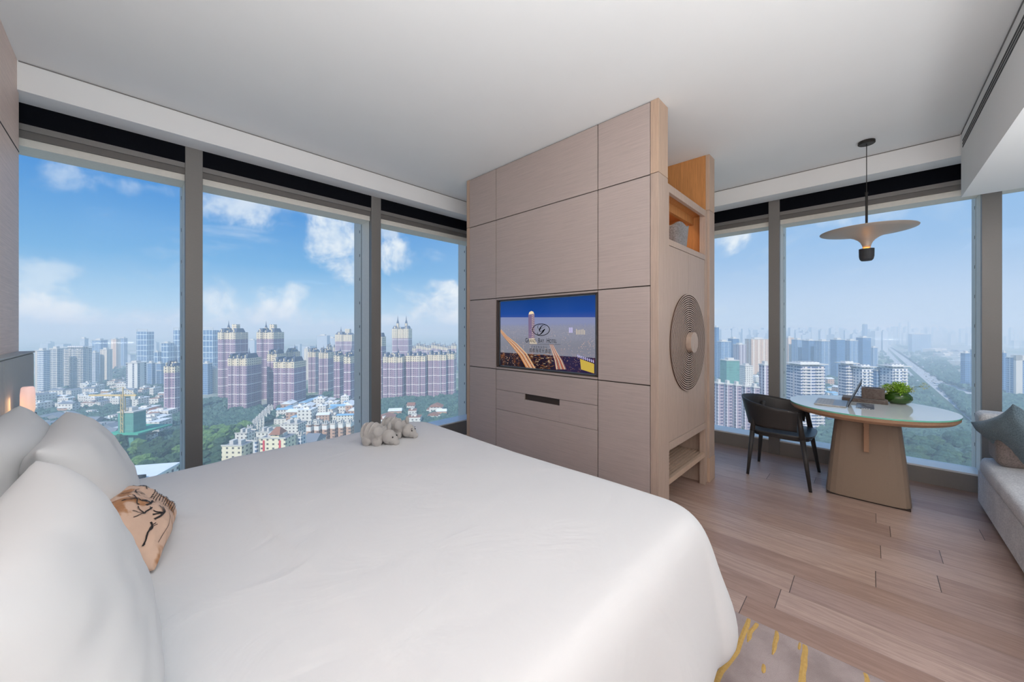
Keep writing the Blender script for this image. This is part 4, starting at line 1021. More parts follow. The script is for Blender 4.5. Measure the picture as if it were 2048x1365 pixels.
def block(p0, p1, yb, yt, fac, label, name='apartment_block', cat='building', D0=18, group=None, rz=0, extras='cap', mats=None):
    loc, W, D, H, d = site(p0, p1, yb, yt, D0)
    if extras is None:
        mb = MB(); mb.box(-W/2, W/2, 0, D, 0, H); mb.box(-W*.2, W*.15, D*.3, D*.7, H, H+3)
        o = mb.build(name, F[fac], loc=loc, rot=(0, 0, RZ+rz)); return tag(o, label, cat, group)
    r = root(name, label, cat, loc, RZ+rz, group)
    mb = MB(); mb.box(-W/2, W/2, 0, D, 0, H)
    mb.build('walls', F[fac], r)
    if extras == 'cap':
        mb = MB(); mb.box(-W*.25, W*.2, D*.25, D*.75, H, H+4); mb.build('roof_house', M_con, r)
        mb = MB(); mb.box(-W/2-.5, W/2+.5, -.5, D+.5, H-.2, H+.9); mb.build('parapet', M_con, r)
    if extras == 'frame':
        mb = MB(); 
        for xx in (-W/2, W/2-1): mb.box(xx, xx+1, 0, 1, H, H+6)
        mb.box(-W/2, W/2, 0, 1, H+5, H+6.2); mb.build('crown_frame', M_con, r)
    if extras == 'slabs':
        mb = MB(); mb.box(-W/2-2, W/2+2, -2, D+2, H+1.5, H+2.4); mb.build('roof_canopy', M_con, r)
        mb = MB(); mb.box(-W*.4, W*.4, D*.2, D*.8, H, H+4); mb.build('penthouse', F['apt2'], r)
        nf = int(H/3.1)
        mb = MB()
        for q in range(2, nf): mb.box(-W*.44, -W*.12, -1.3, 0, q*3.1-.25, q*3.1+.75); mb.box(W*.1, W*.42, -1.3, 0, q*3.1-.25, q*3.1+.75)
        tag(mb.build('balconies', M_con, r), None)
    return r
# --- first window bay
block(70, 101, 795, 702, 'stripe2', 'pale striped tower at the left edge just past the headboard')
block(99, 127, 786, 698, 'stripe', 'striped tower with a beige corner pier, second from the headboard')
block(127, 184, 781, 697, 'stripe', 'broad cream balcony-striped tower, widest in the left window', extras='slabs', D0=14)
block(160, 177, 745, 678, 'pale', 'grey far tower rising behind the broad striped one')
block(184, 216, 752, 681, 'office', 'bluish gridded twin towers behind the beige slab', 'office_tower', 'tower')
block(200, 225, 768, 700, 'slab', 'slim beige slab tower left of the avenue')
block(181, 199, 770, 706, 'stripe2', 'narrow pale tower beside the broad striped tower')
block(222, 241, 738, 679, 'peach', 'far peach and white tower above the avenue')
block(240, 255, 732, 677, 'office', 'far bluish slim tower next to the peach one', 'office_tower', 'tower')
block(273, 308, 745, 664, 'grid', 'tall blue glass tower with white grid behind the white slab block', 'office_tower', 'tower', extras='frame')
block(307, 323, 748, 705, 'grid', 'short blue gridded block beside the tall gridded tower', 'office_tower', 'tower')
block(323, 348, 750, 687, 'grid', 'middle height blue gridded tower left of the mullion', 'office_tower', 'tower')
block(347, 366, 748, 661, 'grid', 'tall blue gridded tower cut by the mullion', 'office_tower', 'tower', extras='frame')
block(252, 293, 788, 727, 'white', 'white slab block with dark vertical window strips and stepped roof', extras='cap')
for i, (a, b_, c_) in enumerate(((293, 313, 727), (311, 330, 728), (313, 331, 742))): block(a, b_, 776, c_, 'office', ('blue grey block behind the white slab, nearest to it', 'blue grey block behind the mauve tower, far one', 'low blue grey block touching the mauve tower')[i])
brown_tower(330, 366, 838, 723, 'mauve tower with cream top just left of the first mullion', 'centre', bays=2, D0=16)
# --- second bay
block(404, 438, 752, 661, 'grid', 'blue glass tower with white grid right of the first mullion', 'office_tower', 'tower', extras='frame')
block(404, 425, 790, 728, 'office', 'grey blue block at the foot of the gridded tower')
block(418, 440, 787, 738, 'slab', 'beige windowless slab between grid tower and mauve towers')
brown_tower(438, 496, 806, 657, 'tallest mauve tower with dark spire and cream crown, left one of two', 'big', bays=3, cream=.15)
brown_tower(515, 568, 800, 657, 'tall mauve tower with dark spire, right one of two', 'big', bays=3, cream=.15)
block(494, 517, 730, 681, 'pale', 'pale hazy block between the two tall spired towers')
brown_tower(535, 572, 814, 700, 'mauve tower half hidden in front of the right spired tower', 'centre', bays=3)
brown_tower(457, 523, 828, 708, 'front mauve twin-bay tower nearest the first mullion', 'centre', bays=5, D0=26)
brown_tower(548, 612, 823, 715, 'front mauve tower in the middle of the second window', 'centre', bays=5, D0=26)
brown_tower(573, 600, 790, 697, 'mauve tower behind the middle front tower', 'centre', bays=2)
for i, (a, b_, yb, yt) in enumerate(((617, 642, 786, 697), (638, 668, 795, 698), (668, 689, 808, 703), (688, 712, 818, 705))):
    brown_tower(a, b_, yb, yt, ('mauve tower starting the receding row along the street', 'second mauve tower in the receding street row', 'third mauve tower in the receding street row', 'fourth mauve tower, brown striped, beside the metal fin')[i], 'centre', bays=2, D0=20)
block(608, 622, 760, 698, 'slab', 'narrow cream slab seen between two mauve towers')
block(634, 660, 732, 672, 'pale', 'far pale block above the street row, left of the spire')
block(655, 675, 728, 677, 'pale', 'far pale block above the street row, lower one')
brown_tower(670, 712, 760, 664, 'far mauve tower with a thin black spire near the second mullion', 'big', bays=2)
# --- third bay
brown_tower(784, 824, 764, 652, 'cathedral-like tower with two pointed spires in the third window', 'twin', bays=3, cream=.35)
brown_tower(757, 772, 800, 666, 'mauve tower cut by the second mullion', None, bays=1)
for i, (a, b_) in enumerate(((766, 812), (812, 856), (856, 896), (893, 912))):
    brown_tower(a, b_, 806-3*i, 706-2*i, ('wide mauve tower below the twin spires', 'wide mauve tower in the middle of the third window', 'wide brownish tower right of the middle one', 'mauve tower cut by the right metal fin')[i], None if i else 'centre', bays=4 if i < 3 else 2, D0=20)
for i in range(9):
    a = 822+i*10; brown_tower(a, a+12, 742, 692-(i*5) % 7, 'distant mauve tower in the spired row behind the third window', 'centre', 'distant spired towers beyond the third window', bays=2, D0=14)
for i in range(5):
    a = 640+i*13; brown_tower(a, a+12, 752, 696-(i*7) % 8, 'distant mauve tower behind the receding street row', 'centre', 'distant spired towers behind the street row', bays=2, D0=14)

# --- nearer low buildings of the second bay
def lowbld(p0, p1, yb, yt, fac, label, D0=14, rz=0, roof=None, name='low_building', group=None, banners=False):
    loc, W, D, H, d = site(p0, p1, yb, yt, D0); r = root(name, label, 'building', loc, RZ+rz, group)
    mb = MB(); mb.box(-W/2, W/2, 0, D, 0, H); mb.build('walls', F[fac], r)
    if roof == 'gable' or roof == 'red':
        mb = MB(); h_ = D*.28; mb.add([(-W/2-1, -1, H), (W/2+1, -1, H), (W/2+1, D+1, H), (-W/2-1, D+1, H), (-W/2, D/2, H+h_), (W/2, D/2, H+h_)], [(0,1,5,4), (2,3,4,5), (1,2,5), (3,0,4)]); mb.build('roof', M_roofr if roof == 'red' else M_roofg, r)
    elif roof == 'hip':
        mb = MB(); h_ = 5; mb.add([(-W/2-1, -1, H), (W/2+1, -1, H), (W/2+1, D+1, H), (-W/2-1, D+1, H), (-W/4, D/2, H+h_), (W/4, D/2, H+h_)], [(0,1,5,4), (2,3,4,5), (1,2,5), (3,0,4)]); mb.build('roof', M_roofr, r)
    else:
        mb = MB(); mb.box(-W/2-.3, W/2+.3, -.3, 0, H, H+1); mb.box(-W/2-.3, W/2+.3, D, D+.3, H, H+1); mb.box(-W*.3, -W*.1, D*.3, D*.7, H, H+3); mb.box(W*.15, W*.3, D*.3, D*.7, H, H+3); mb.build('roof_structures', M_con, r)
    if banners:
        for s_ in (-1, 1): mb = MB(); mb.box(s_*W*.30-.7, s_*W*.30+.7, -.35, -.05, H*.35, H*.95); mb.build('banner', M_red, r)
    return r
lowbld(443, 506, 955, 893, 'school', 'cream five storey block at the near left of the low buildings', D0=12)
lowbld(506, 519, 948, 884, 'apt2', 'grey recessed wing between two cream blocks', D0=12)
lowbld(517, 592, 945, 878, 'school', 'cream college building with red vertical banners', D0=14, banners=True)
lowbld(541, 572, 944, 870, 'school', 'arched cream centre pavilion with a red tiled hip roof', D0=16, roof='hip')
lowbld(590, 612, 930, 873, 'apt2', 'pale grey wing right of the bannered building', D0=12)
lowbld(604, 652, 912, 885, 'low', 'hall with a large grey sheet metal gable roof', D0=34, roof='gable', name='hall')
for i in range(6): lowbld(612+i*16, 629+i*16, 897-i*2, 851-i*.6, 'lowred', 'terraced brick apartment block with white top floor in the slanting row', 12, 0, None, group='terraced brick blocks behind the hall')
lowbld(560, 614, 886, 850, 'low', 'white terraced block directly behind the red tiled pavilion', D0=16)
lowbld(470, 512, 908, 868, 'low', 'white stepped block left behind the college building', D0=16)
lowbld(512, 556, 900, 866, 'low', 'white balconied block behind the grey recessed wing', D0=16)
for i in range(8):
    lowbld(492+i*6, 512+i*6, 884-i*7, 858-i*6, 'low', 'small white stepped house in the row climbing away from the college', 14, .5, None, group='stepped houses climbing to the right')
# near white roof at lower left (neighbouring rooftop plant room)
nb = root('rooftop', 'white flat roof with a dark square frame just below the left window', 'building', onZ(232, 962, -62), RZ+.25)
mb = MB(); mb.box(-16, 13.5, -6, 16, -48, 0); mb.build('walls', F['low'], nb)
mb = MB(); mb.box(-16.5, 14, -8, 16.5, 0, .8); mb.build('deck', M_roofw, nb)
mb = MB(); mb.box(3, 11, -2.2, -1, .8, 2.0); mb.box(9.8, 11, -9, -1, .8, 2.0); mb.build('steel_frame', M_gap, nb)
# green construction site with tower crane
gs = block(236, 292, 905, 826, 'net', 'building site wrapped in green safety nets', 'construction_site', 'construction site', D0=26, extras='cap')
mb = MB(); mb.box(-14, 14, -3, 30, 16, 17.5); mb.build('net_deck', M_gnet, gs)
loc = onZ(246, 905, G); cr = root('tower_crane', 'yellow tower crane standing over the green netted site', 'crane', loc, RZ)
mb = MB(); 
for k_ in range(4): mb.cyl((1-2*(k_ % 2), 1-2*(k_//2), 0), (1-2*(k_ % 2), 1-2*(k_//2), 52), .35, n=5)
for k_ in range(17):
    s_ = 1 if k_ % 2 else -1; mb.cyl((-s_, -1, k_*3), (s_, -1, k_*3+3), .22, n=4); mb.cyl((-1, -s_, k_*3), (-1, s_, k_*3+3), .22, n=4)
mb.build('mast', M_yel, cr)
mb = MB(); mb.box(-30, 12, -.6, .6, 50, 51.4); mb.cyl((0, 0, 51), (0, 0, 58), .5, n=5); mb.cyl((0, 0, 58), (-22, 0, 51.5), .2, n=4); mb.cyl((0, 0, 58), (11, 0, 51.5), .2, n=4); mb.build('jib', M_yel, cr)
mb = MB(); mb.box(8, 12, -1.2, 1.2, 47, 50); mb.build('counterweight', M_con, cr)
# --- right-hand windows
block(1428, 1438, 760, 655, 'office2', 'slim blue tower at the left edge of the right windows', 'office_tower', 'tower')
for i, (a, b_, yb, yt, f_, lb) in enumerate(((1430, 1462, 762, 684, 'office', 'pale blue banded block by the wooden post'), (1456, 1478, 750, 678, 'office2', 'grey blue block behind the banded one'), (1466, 1492, 755, 690, 'rib', 'mauve block with white ribs left of the peach block'),
        (1490, 1540, 752, 679, 'peach', 'wide peach block with cream ribs left of the mullion'), (1567, 1588, 745, 676, 'peach', 'peach tower right beside the mullion'), (1583, 1608, 748, 680, 'office', 'peach topped blue block in the distant row'),
        (1604, 1634, 752, 682, 'office2', 'deep blue block in the middle distance, left part'), (1628, 1662, 756, 683, 'office', 'light blue ribbed block in the middle distance'), (1660, 1690, 758, 680, 'office2', 'deep blue stepped block in the middle distance'),
        (1686, 1716, 756, 682, 'office', 'blue block with a reddish cap in the middle distance'), (1712, 1742, 752, 676, 'office2', 'tall blue block ending the middle distance row'), (1738, 1756, 748, 696, 'office', 'low blue block beside the motorway'))):
    block(a, b_, yb, yt, f_, lb, D0=24)
block(1724, 1735, 702, 649, 'office2', 'lone tall slim dark blue tower on the skyline', 'office_tower', 'tower')
block(1797, 1803, 690, 646, 'pale', 'left one of two slender far skyscrapers', 'skyscraper', 'tower'); block(1815, 1821, 690, 644, 'pale', 'right one of two slender far skyscrapers', 'skyscraper', 'tower')
block(1816, 1862, 705, 669, 'office', 'broad square blue slab beyond the motorway', 'office_block')
block(1596, 1612, 690, 656, 'pale', 'round-topped far tower, left one of the pair', 'office_tower', 'tower'); block(1617, 1634, 690, 656, 'pale', 'round-topped far tower, right one of the pair', 'office_tower', 'tower')
block(1573, 1650, 872, 733, 'apt', 'white apartment slab with stacked balconies behind the chair', extras='slabs', D0=20)
block(1676, 1712, 866, 731, 'apt', 'white apartment tower with a canopy roof above the laptop', extras='slabs', D0=20)
block(1706, 1746, 872, 738, 'apt2', 'white apartment tower with blue glass strip above the tissue box', extras='slabs', D0=20)
block(1742, 1768, 860, 742, 'office', 'light blue curtain-walled tower section above the tissue box', D0=20)
block(1760, 1816, 868, 737, 'apt2', 'white apartment tower with a framed roof above the flowers', extras='slabs', D0=22)
block(1518, 1542, 868, 731, 'rib', 'pinkish slab tower left of the mullion and chair')
for i in range(5): block(1427+i*18, 1447+i*18, 880-i*5+3*abs(i-1), 768+i*2, 'rib', ('curved ribbed block, wing touching the wooden post', 'curved ribbed block, second wing from the post', 'curved ribbed block, middle wing', 'curved ribbed block, fourth wing', 'curved ribbed block, last wing by the pinkish slab')[i], D0=16)
block(1440, 1479, 800, 722, 'net', 'building wrapped in pale green netting by the post', 'construction_site', 'construction site')
block(1478, 1506, 792, 733, 'low', 'white office block next to the green netted building')
lowbld(1448, 1500, 868, 853, 'low', 'long shed with a pale blue roof below the curved block', 20, name='shed')
block(1921, 1942, 778, 707, 'office2', 'brownish blue slab tower left of the right mullion'); block(1940, 1956, 785, 700, 'office', 'light blue tower touching the right mullion')
fb = block(2012, 2048, 800, 716, 'office', 'pale building shaped like a square gate in the far right window', 'gate_building', 'building', D0=20)
loc, W, D, H, d = site(2012, 2048, 800, 716, 20); mb = MB(); mb.box(-W/2-1, -W/2+9, -3, 0, 0, H+4); mb.box(-W/2-1, W/2+8, -3, 0, H-4, H+4); mb.build('frame_wall', M_con, fb)
block(2003, 2013, 790, 706, 'office2', 'slim blue block beside the gate building')
# --- distant skyline: individual towers, grouped by stretch
def skyline(n, pa, pb, ya, yb, ta, tb, fac, label, group, seed):
    r_ = random.Random(seed); protos = []
    for i in range(n):
        p = r_.uniform(pa, pb); yb_ = r_.uniform(ya, yb); w_ = r_.uniform(5, 12)*(yb_-CY)/30+3; yt = r_.uniform(ta, tb)
        loc, W, D, H, d = site(p, p+w_, yb_, yt, 30)
        mb = MB(); mb.box(-W/2, W/2, 0, D, 0, H)
        if i % 3 == 0: mb.box(-W*.2, W*.2, D*.3, D*.7, H, H*1.06)
        o = mb.build('distant_tower', F[fac], loc=loc, rot=(0, 0, RZ+r_.uniform(-.3, .3))); tag(o, label, 'building', group)
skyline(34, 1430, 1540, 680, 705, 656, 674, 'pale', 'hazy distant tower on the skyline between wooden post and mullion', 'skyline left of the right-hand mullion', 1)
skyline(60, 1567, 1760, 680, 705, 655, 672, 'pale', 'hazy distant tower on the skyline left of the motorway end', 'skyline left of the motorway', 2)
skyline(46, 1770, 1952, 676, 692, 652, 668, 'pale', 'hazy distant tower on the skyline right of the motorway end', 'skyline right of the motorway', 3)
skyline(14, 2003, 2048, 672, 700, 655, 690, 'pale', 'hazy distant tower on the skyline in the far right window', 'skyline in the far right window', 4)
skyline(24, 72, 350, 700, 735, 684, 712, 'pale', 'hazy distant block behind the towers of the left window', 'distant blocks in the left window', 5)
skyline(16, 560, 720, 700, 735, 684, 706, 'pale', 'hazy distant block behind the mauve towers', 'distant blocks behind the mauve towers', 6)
# --- houses and sheds, one mesh per type and per district, copied one by one
def houses(n, poly_, mats, label, group, seed, sz=(9, 22), hz=(4, 15), name='house'):
    r_ = random.Random(seed); protos = []
    for k_ in range(5):
        w_, dd, h_ = r_.uniform(*sz), r_.uniform(*sz)*.7, r_.uniform(*hz); mb = MB(); mb.box(-w_/2, w_/2, -dd/2, dd/2, 0, h_)
        if k_ % 2: mb.add([(-w_/2-.5, -dd/2-.5, h_), (w_/2+.5, -dd/2-.5, h_), (w_/2+.5, dd/2+.5, h_), (-w_/2-.5, dd/2+.5, h_), (-w_/2, 0, h_+dd*.2), (w_/2, 0, h_+dd*.2)], [(0,1,5,4), (2,3,4,5), (1,2,5), (3,0,4)], 1)
        else: mb.box(-w_/2, w_/2, -dd/2, dd/2, h_, h_+.3, 1); mb.box(-w_*.2, w_*.1, -dd*.2, dd*.2, h_+.3, h_+2.5, 0)
        protos.append(mb)
    pr = [None]*5; c_ = 0; guard = 0
    xs = [p[0] for p in poly_]; ys = [p[1] for p in poly_]
    while c_ < n and guard < n*20:
        guard += 1; px_, py_ = r_.uniform(min(xs), max(xs)), r_.uniform(min(ys), max(ys))
        if not inside(px_, py_, poly_): continue
        k_ = r_.randrange(5); loc = onZ(px_, py_, G)
        if pr[k_] is None: o = pr[k_] = protos[k_].build(name, [F['low'] if k_ != 3 else F['lowred'], mats[k_ % len(mats)]])
        else: o = pr[k_].copy(); COL.objects.link(o)
        o.location = loc; o.rotation_euler = (0, 0, r_.choice((.1, 1.67))+r_.uniform(-.1, .1)+RZ); s_ = r_.uniform(.8, 1.25); o.scale = (s_, s_, r_.uniform(.8, 1.3))
        tag(o, label, 'building', group); c_ += 1
def inside(x, y, P):
    c_ = False; j = len(P)-1
    for i in range(len(P)):
        if (P[i][1] > y) != (P[j][1] > y) and x < (P[j][0]-P[i][0])*(y-P[i][1])/(P[j][1]-P[i][1])+P[i][0]: c_ = not c_
        j = i
    return c_
houses(60, [(74,800),(240,772),(330,790),(328,812),(240,818),(76,840)], [M_roofw, M_roofg, M_roofr, M_roofw], 'small white or grey roofed house in the low quarter of the left window', 'houses in the left window', 21)
houses(34, [(76,842),(240,822),(236,880),(120,900)], [M_roofw, M_roofb, M_roofw, M_roofg], 'long workshop shed with white or pale blue roof behind the pillows', 'sheds behind the pillows', 22, (14, 36), (4, 7), 'shed')
houses(16, [(290,830),(328,826),(328,880),(300,896)], [M_roofw, M_roofr, M_roofg], 'small house between green netted site and mauve tower', 'houses beside the building site', 23)
houses(54, [(560,832),(640,812),(712,818),(712,850),(640,852),(560,850)], [M_roofw, M_roofb, M_roofg, M_roofw], 'white roofed house in the dense quarter below the mauve street row', 'houses below the mauve street row', 24, (8, 20), (6, 15))
houses(16, [(765,842),(830,826),(908,836),(905,850),(765,866)], [M_roofw, M_roofr, M_roofg], 'small house among the trees in the third window', 'houses in the third window', 25)
houses(40, [(1600,780),(1660,770),(1680,800),(1672,850),(1652,850)], [M_roofw, M_roofb, M_roofg], 'white roofed house between the two white apartment towers', 'houses between the apartment towers', 26, (7, 16), (4, 12))
houses(30, [(1480,745),(1540,738),(1540,790),(1500,800),(1440,790)], [M_roofw, M_roofg, M_roofr], 'small house behind the curved ribbed block', 'houses behind the curved block', 27)
houses(34, [(1845,698),(1950,712),(1950,745),(1900,722),(1840,706)], [M_roofw, M_roofg], 'long low block beyond the motorway in the right window', 'low blocks beyond the motorway', 28, (30, 70), (8, 22), 'low_block')
# --- motorway, avenue and traffic
M_asph = simple('pale_asphalt', (182,184,188), .8, 0, .05, .05); M_verge = simple('verge_green', (70,98,80), .9, 0, .2, .05)
def ribbon(name, pts, w_, mat, z, label=None, cat=None, parent=None):
    mb = MB(); vs = []; P = [onZ(x, y, G) for x, y in pts]
    for i, p in enumerate(P):
        a, b_ = P[max(0, i-1)], P[min(len(P)-1, i+1)]; L = math.hypot(b_[0]-a[0], b_[1]-a[1]); nx_, ny_ = -(b_[1]-a[1])/L*w_/2, (b_[0]-a[0])/L*w_/2
        vs += [(p[0]+nx_, p[1]+ny_, G+z), (p[0]-nx_, p[1]-ny_, G+z), (p[0]-nx_, p[1]-ny_, G-.3), (p[0]+nx_, p[1]+ny_, G-.3)]
    fs = []
    for i in range(len(P)-1):
        for q in range(4): fs.append((4*i+q, 4*i+(q+1) % 4, 4*i+4+(q+1) % 4, 4*i+4+q))
    mb.add(vs, fs); o = mb.build(name, mat, parent)
    if label: tag(o, label, cat)
    return o
MW = [(1752, 675), (1790, 712), (1838, 757), (1893, 808), (1950, 862), (2010, 920)]
mw = ribbon('motorway', MW, 62, M_asph, .3, 'wide pale motorway running straight to the horizon', 'road')
ribbon('median', MW, 9, M_verge, .6, parent=mw)
ribbon('service_road', [(1782, 695), (1860, 745), (1960, 800), (2040, 842)], 12, M_asph, .3, 'narrow pale road right of the motorway', 'road')
ribbon('avenue', [(262, 720), (248, 745), (236, 775), (228, 800)], 16, M_asph, .3, 'straight tree lined avenue in the left window', 'road')
ribbon('lane', [(1428, 846), (1470, 852), (1530, 866), (1600, 888)], 14, M_asph, .3, 'pale curved lane below the curved ribbed block', 'road')
ribbon('street', [(636, 790), (668, 806), (712, 826), (740, 838)], 12, M_asph, .3, 'street running along the receding mauve towers', 'road')
r_ = random.Random(77); cars = []
for c_, nm in (((232,232,234), 'white'), ((60,62,70), 'dark'), ((176,180,186), 'silver')):
    mb = MB(); mb.add([(-2.2,-.9,.3),(2.2,-.9,.3),(2.2,.9,.3),(-2.2,.9,.3),(-2.2,-.9,.95),(2.2,-.9,.85),(2.2,.9,.85),(-2.2,.9,.95)], [(0,3,2,1),(4,5,6,7),(0,1,5,4),(1,2,6,5),(2,3,7,6),(3,0,4,7)])
    mb.add([(-1.7,-.8,.95),(1.1,-.8,.9),(1.1,.8,.9),(-1.7,.8,.95),(-1.2,-.7,1.45),(.5,-.7,1.45),(.5,.7,1.45),(-1.2,.7,1.45)], [(4,5,6,7),(0,1,5,4),(1,2,6,5),(2,3,7,6),(3,0,4,7)], 1)
    for wx in (-1.4, 1.4):
        for wy in (-.85, .85): mb.cyl((wx, wy-.1, .32), (wx, wy+.1, .32), .32, n=8, mi=1)
    cars.append((mb, simple(nm+'_car_paint', c_, .3), nm))
cobj = [None]*3
A_, B_ = onZ(1838, 757, G), onZ(1950, 862, G); dL = math.hypot(B_[0]-A_[0], B_[1]-A_[1]); ux, uy = (B_[0]-A_[0])/dL, (B_[1]-A_[1])/dL
for i in range(220):
    s_ = r_.random()**1.2*dL*2.2; lane = r_.choice((-27, -23, -18.5, -14, -9, 9, 14, 18.5, 23, 27)); k_ = r_.choice((0, 0, 1, 2))
    if cobj[k_] is None: cobj[k_] = o = cars[k_][0].build('car', [cars[k_][1], M_gap])
    else: o = cobj[k_].copy(); COL.objects.link(o)
    q = B_[0]-ux*(s_-40), B_[1]-uy*(s_-40)
    o.location = (q[0]-uy*lane, q[1]+ux*lane, G+.32); o.rotation_euler = (0, 0, math.atan2(uy, ux)+(PI if lane > 0 else 0))
    tag(o, cars[k_][2]+' car driving on the motorway', 'car', cars[k_][2]+' cars on the motorway')
# --- trees
def tree_mesh(seed, big=True):
    r_ = random.Random(seed); mb = MB()
    for k_ in range(9 if big else 4):
        a = r_.uniform(0, 2*PI); rd = r_.uniform(0, 3.2); c = Vector((rd*math.cos(a), rd*math.sin(a), 7+r_.uniform(-2, 2.6))); R_ = r_.uniform(2.2, 3.4)
        n = 8; vs = []
        for i in range(6):
            ph = -PI/2+PI*i/5
            for j in range(n):
                th = 2*PI*j/n; d_ = Vector((math.cos(ph)*math.cos(th), math.cos(ph)*math.sin(th), math.sin(ph)*.8)); vs.append(c+d_*R_*(1+.45*mn.noise(c+d_*2.3)))
        mb.add(vs, [(i*n+j, i*n+(j+1) % n, (i+1)*n+(j+1) % n, (i+1)*n+j) for i in range(5) for j in range(n)])
    mb.cyl((0, 0, 0), (0, 0, 6), .35, .2, 6, 1); return mb
def mat_leaf(name, a, b_):
    m, t, b = new_mat(name); o = t.obj(); t.set(b.inputs['Base Color'], t.mix(t.ss(t.noise(o, .9, 4, .7), .3, .7), lin(a), lin(b_))); b.inputs['Roughness'].default_value = .9; b.inputs['Specular IOR Level'].default_value = .1
    bump(t, b, t.noise(o, 1.6, 4, .7), 1, 1.2); return m
M_leaf = [mat_leaf('dark_green_leaves', (52,76,60), (84,112,84)), mat_leaf('fresh_green_leaves', (78,112,64), (126,158,96)), mat_leaf('blue_green_leaves', (50,78,68), (80,110,92))]
M_bark = simple('bark', (90,78,66), .9)
tp = [[None]*3 for _ in range(3)]
def trees(n, poly_, label, group, seed, mi=(0, 0, 2), sc_=(.8, 1.5)):
    r_ = random.Random(seed); xs = [p[0] for p in poly_]; ys = [p[1] for p in poly_]; c_ = 0
    while c_ < n:
        px_, py_ = r_.uniform(min(xs), max(xs)), r_.uniform(min(ys), max(ys))
        if not inside(px_, py_, poly_): continue
        k_ = r_.randrange(3); q = r_.choice(mi)
        if tp[k_][q] is None: o = tp[k_][q] = tree_mesh(40+k_).build('tree', [M_leaf[q], M_bark], smooth=False)
        else: o = tp[k_][q].copy(); COL.objects.link(o)
        o.location = onZ(px_, py_, G); s_ = r_.uniform(*sc_); o.scale = (s_, s_, s_*r_.uniform(.9, 1.2)); o.rotation_euler = (0, 0, r_.uniform(0, 6))
        tag(o, label, 'tree', group); c_ += 1
trees(75, [(205,905),(300,905),(366,880),(366,985),(285,1000),(225,985)], 'leafy green tree in the grove below the left window', 'grove below the left window', 51, (0, 0, 1))
trees(40, [(404,880),(470,868),(500,880),(462,905),(404,930)], 'bright green tree in the park right of the first mullion', 'park right of the first mullion', 52, (1, 1, 0), (1.0, 1.6))
trees(25, [(404,925),(442,915),(440,985),(404,990)], 'dark green tree at the corner of the cream block', 'trees by the cream block', 53, (0, 2, 0))
trees(60, [(1800,905),(1950,890),(1950,1010),(1800,1000)], 'dark green tree in the near forest under the right window', 'near forest under the right window', 54, (0, 2, 2), (1.0, 1.6))
trees(18, [(1428,838),(1490,842),(1560,872),(1560,900),(1428,872)], 'green tree along the pale curved lane', 'trees along the curved lane', 55, (1, 0, 0), (.7, 1.1))
def forest(name, n, polys, label, mat, seed, R0=(3.5, 6.5)):
    r_ = random.Random(seed); mb = MB(); out = 0
    while out < n:
        P = r_.choice(polys); xs = [p[0] for p in P]; ys = [p[1] for p in P]
        px_, py_ = r_.uniform(min(xs), max(xs)), r_.uniform(min(ys), max(ys))
        if not inside(px_, py_, P): continue
        x, y, z = onZ(px_, py_, G); R_ = r_.uniform(*R0); h_ = r_.uniform(4, 8); n_ = 7; vs = []
        for (rr_, zz) in ((.55, 0), (1, .35), (.85, .75), (.35, 1.0)):
            for j in range(n_): a = 2*PI*j/n_+rr_; k_ = r_.uniform(.8, 1.2); vs.append((x+R_*rr_*k_*math.cos(a), y+R_*rr_*k_*math.sin(a), G+h_*.3+zz*R_*1.3*k_))
        fs = [(i*n_+j, i*n_+(j+1) % n_, (i+1)*n_+(j+1) % n_, (i+1)*n_+j) for i in range(3) for j in range(n_)]+[tuple(range(3*n_, 4*n_))]
        mb.add(vs, fs); out += 1
    o = mb.build(name, mat); tag(o, label, 'trees', kind='stuff'); return o
M_for = mat_leaf('woodland_canopy', (54,80,80), (88,116,104))
for n_, s__ in (('forest_mat', 1),):
    for nd in M_for.node_tree.nodes:
        if nd.type == 'TEX_NOISE': nd.inputs['Scale'].default_value = .12
forest('woodland', 3600, [[(1790,880),(1955,860),(1955,1000),(1790,1000)], [(1640,860),(1815,850),(1830,905),(1640,900)], [(1700,700),(1752,690),(1945,875),(1800,880),(1816,800),(1750,740)]], 'dense dark woodland left of and below the motorway', M_for, 61)
forest('woodland', 1500, [[(1800,705),(1850,708),(1955,755),(1955,790),(1880,765)], [(1880,775),(1955,808),(1955,850)], [(2003,790),(2048,800),(2048,880),(2003,870)], [(1780,690),(1850,696),(1950,722),(1880,722)]], 'dense woodland right of the motorway', M_for, 62)
forest('woodland', 2200, [[(404,808),(470,800),(560,836),(500,862),(404,880)], [(560,808),(640,800),(636,822),(560,848)], [(640,792),(712,822),(712,812),(660,790)]], 'blue green trees at the feet of the mauve towers', M_for, 63, (3, 5.5))
forest('woodland', 1400, [[(762,806),(912,800),(912,870),(762,880)]], 'park trees below the towers of the third window', M_for, 64, (3, 6))
forest('woodland', 2600, [[(74,770),(270,730),(330,770),(330,800),(240,812),(74,830)], [(74,830),(240,818),(240,850),(200,905),(74,860)], [(280,820),(366,812),(366,880),(300,905)]], 'scattered street and garden trees of the left window', M_for, 65, (2.5, 5))
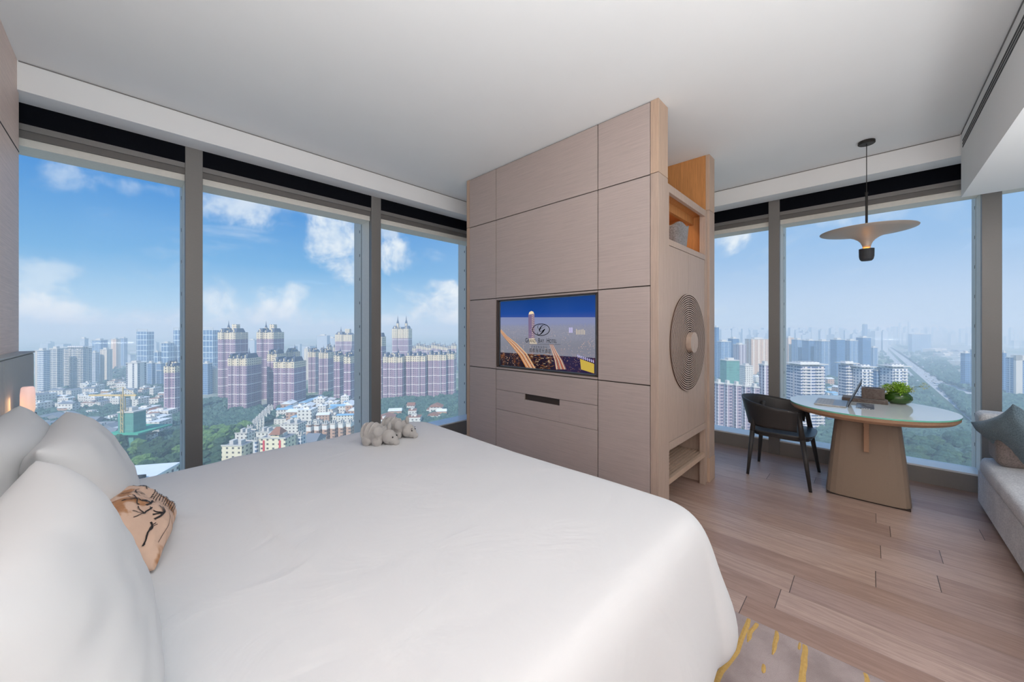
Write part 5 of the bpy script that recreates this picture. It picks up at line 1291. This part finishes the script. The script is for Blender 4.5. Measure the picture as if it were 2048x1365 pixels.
forest('woodland', 900, [[(1428,750),(1540,740),(1540,850),(1428,850)], [(1567,745),(1690,745),(1690,870),(1567,880)]], 'garden trees between the apartment blocks of the right window', M_for, 66, (2.5, 5))
# --- ground plain
def mat_ground():
    m, t, b = new_mat('city_ground'); o = t.obj()
    n = t.noise(o, .0025, 6, .62); n2 = t.noise(o, .02, 5, .7)
    c = t.mix(t.ss(n, .42, .58), lin((104,126,98)), lin((158,158,152)))
    c = t.mix(t.m('MULTIPLY', t.ss(n2, .5, .68), .7), c, lin((196,194,188)))
    c = t.mix(t.m('MULTIPLY', t.ss(n2, .48, .36), .6), c, lin((76,104,72)))
    t.set(b.inputs['Base Color'], c); b.inputs['Roughness'].default_value = .9; return m
mb = MB(); mb.grid(lambda u, v: (-9000+u*38000, -9000+v*38000, G-.05), 4, 4); gp = mb.build('ground', mat_ground()); tag(gp, kind='structure')
gp.name = 'floor_outside'
# low hills along the left horizon
mb = MB()
def hill(u, v):
    a = math.radians(20+u*85); R_ = 11000+v*1500; h_ = (40+70*mn.noise(Vector((u*9, 1, 0)))+30*mn.noise(Vector((u*30, 4, 0))))*math.sin(PI*v)
    return (R_*math.cos(a), R_*math.sin(a), G-2+max(0, h_))
mb.grid(hill, 120, 6); o = mb.build('hills', M_for, smooth=True); tag(o, 'low hazy hills along the far horizon', 'hills', kind='stuff')
# --- haze over the city
hm = bpy.data.materials.new('city_haze'); hm.use_nodes = True; t = NT(hm.node_tree)
for n in list(t.n): t.n.remove(n)
vs_ = t.new('ShaderNodeVolumeScatter'); ou = t.new('ShaderNodeOutputMaterial'); vs_.inputs['Color'].default_value = (.74, .89, 1.0, 1); vs_.inputs['Density'].default_value = .00062; vs_.inputs['Anisotropy'].default_value = .0
t.l.new(vs_.outputs[0], ou.inputs['Volume'])
mb = MB(); mb.prism([(-6000, 14), (10, 14), (10, -4000), (16000, -4000), (16000, 16000), (-6000, 16000)], G-4, 45); o = mb.build('haze', hm); recalc(o); tag(o, 'blue haze lying over the whole city outside', 'haze', kind='stuff')

sc.cycles.volume_bounces = 1; sc.cycles.max_bounces = 8; sc.cycles.adaptive_threshold = .025
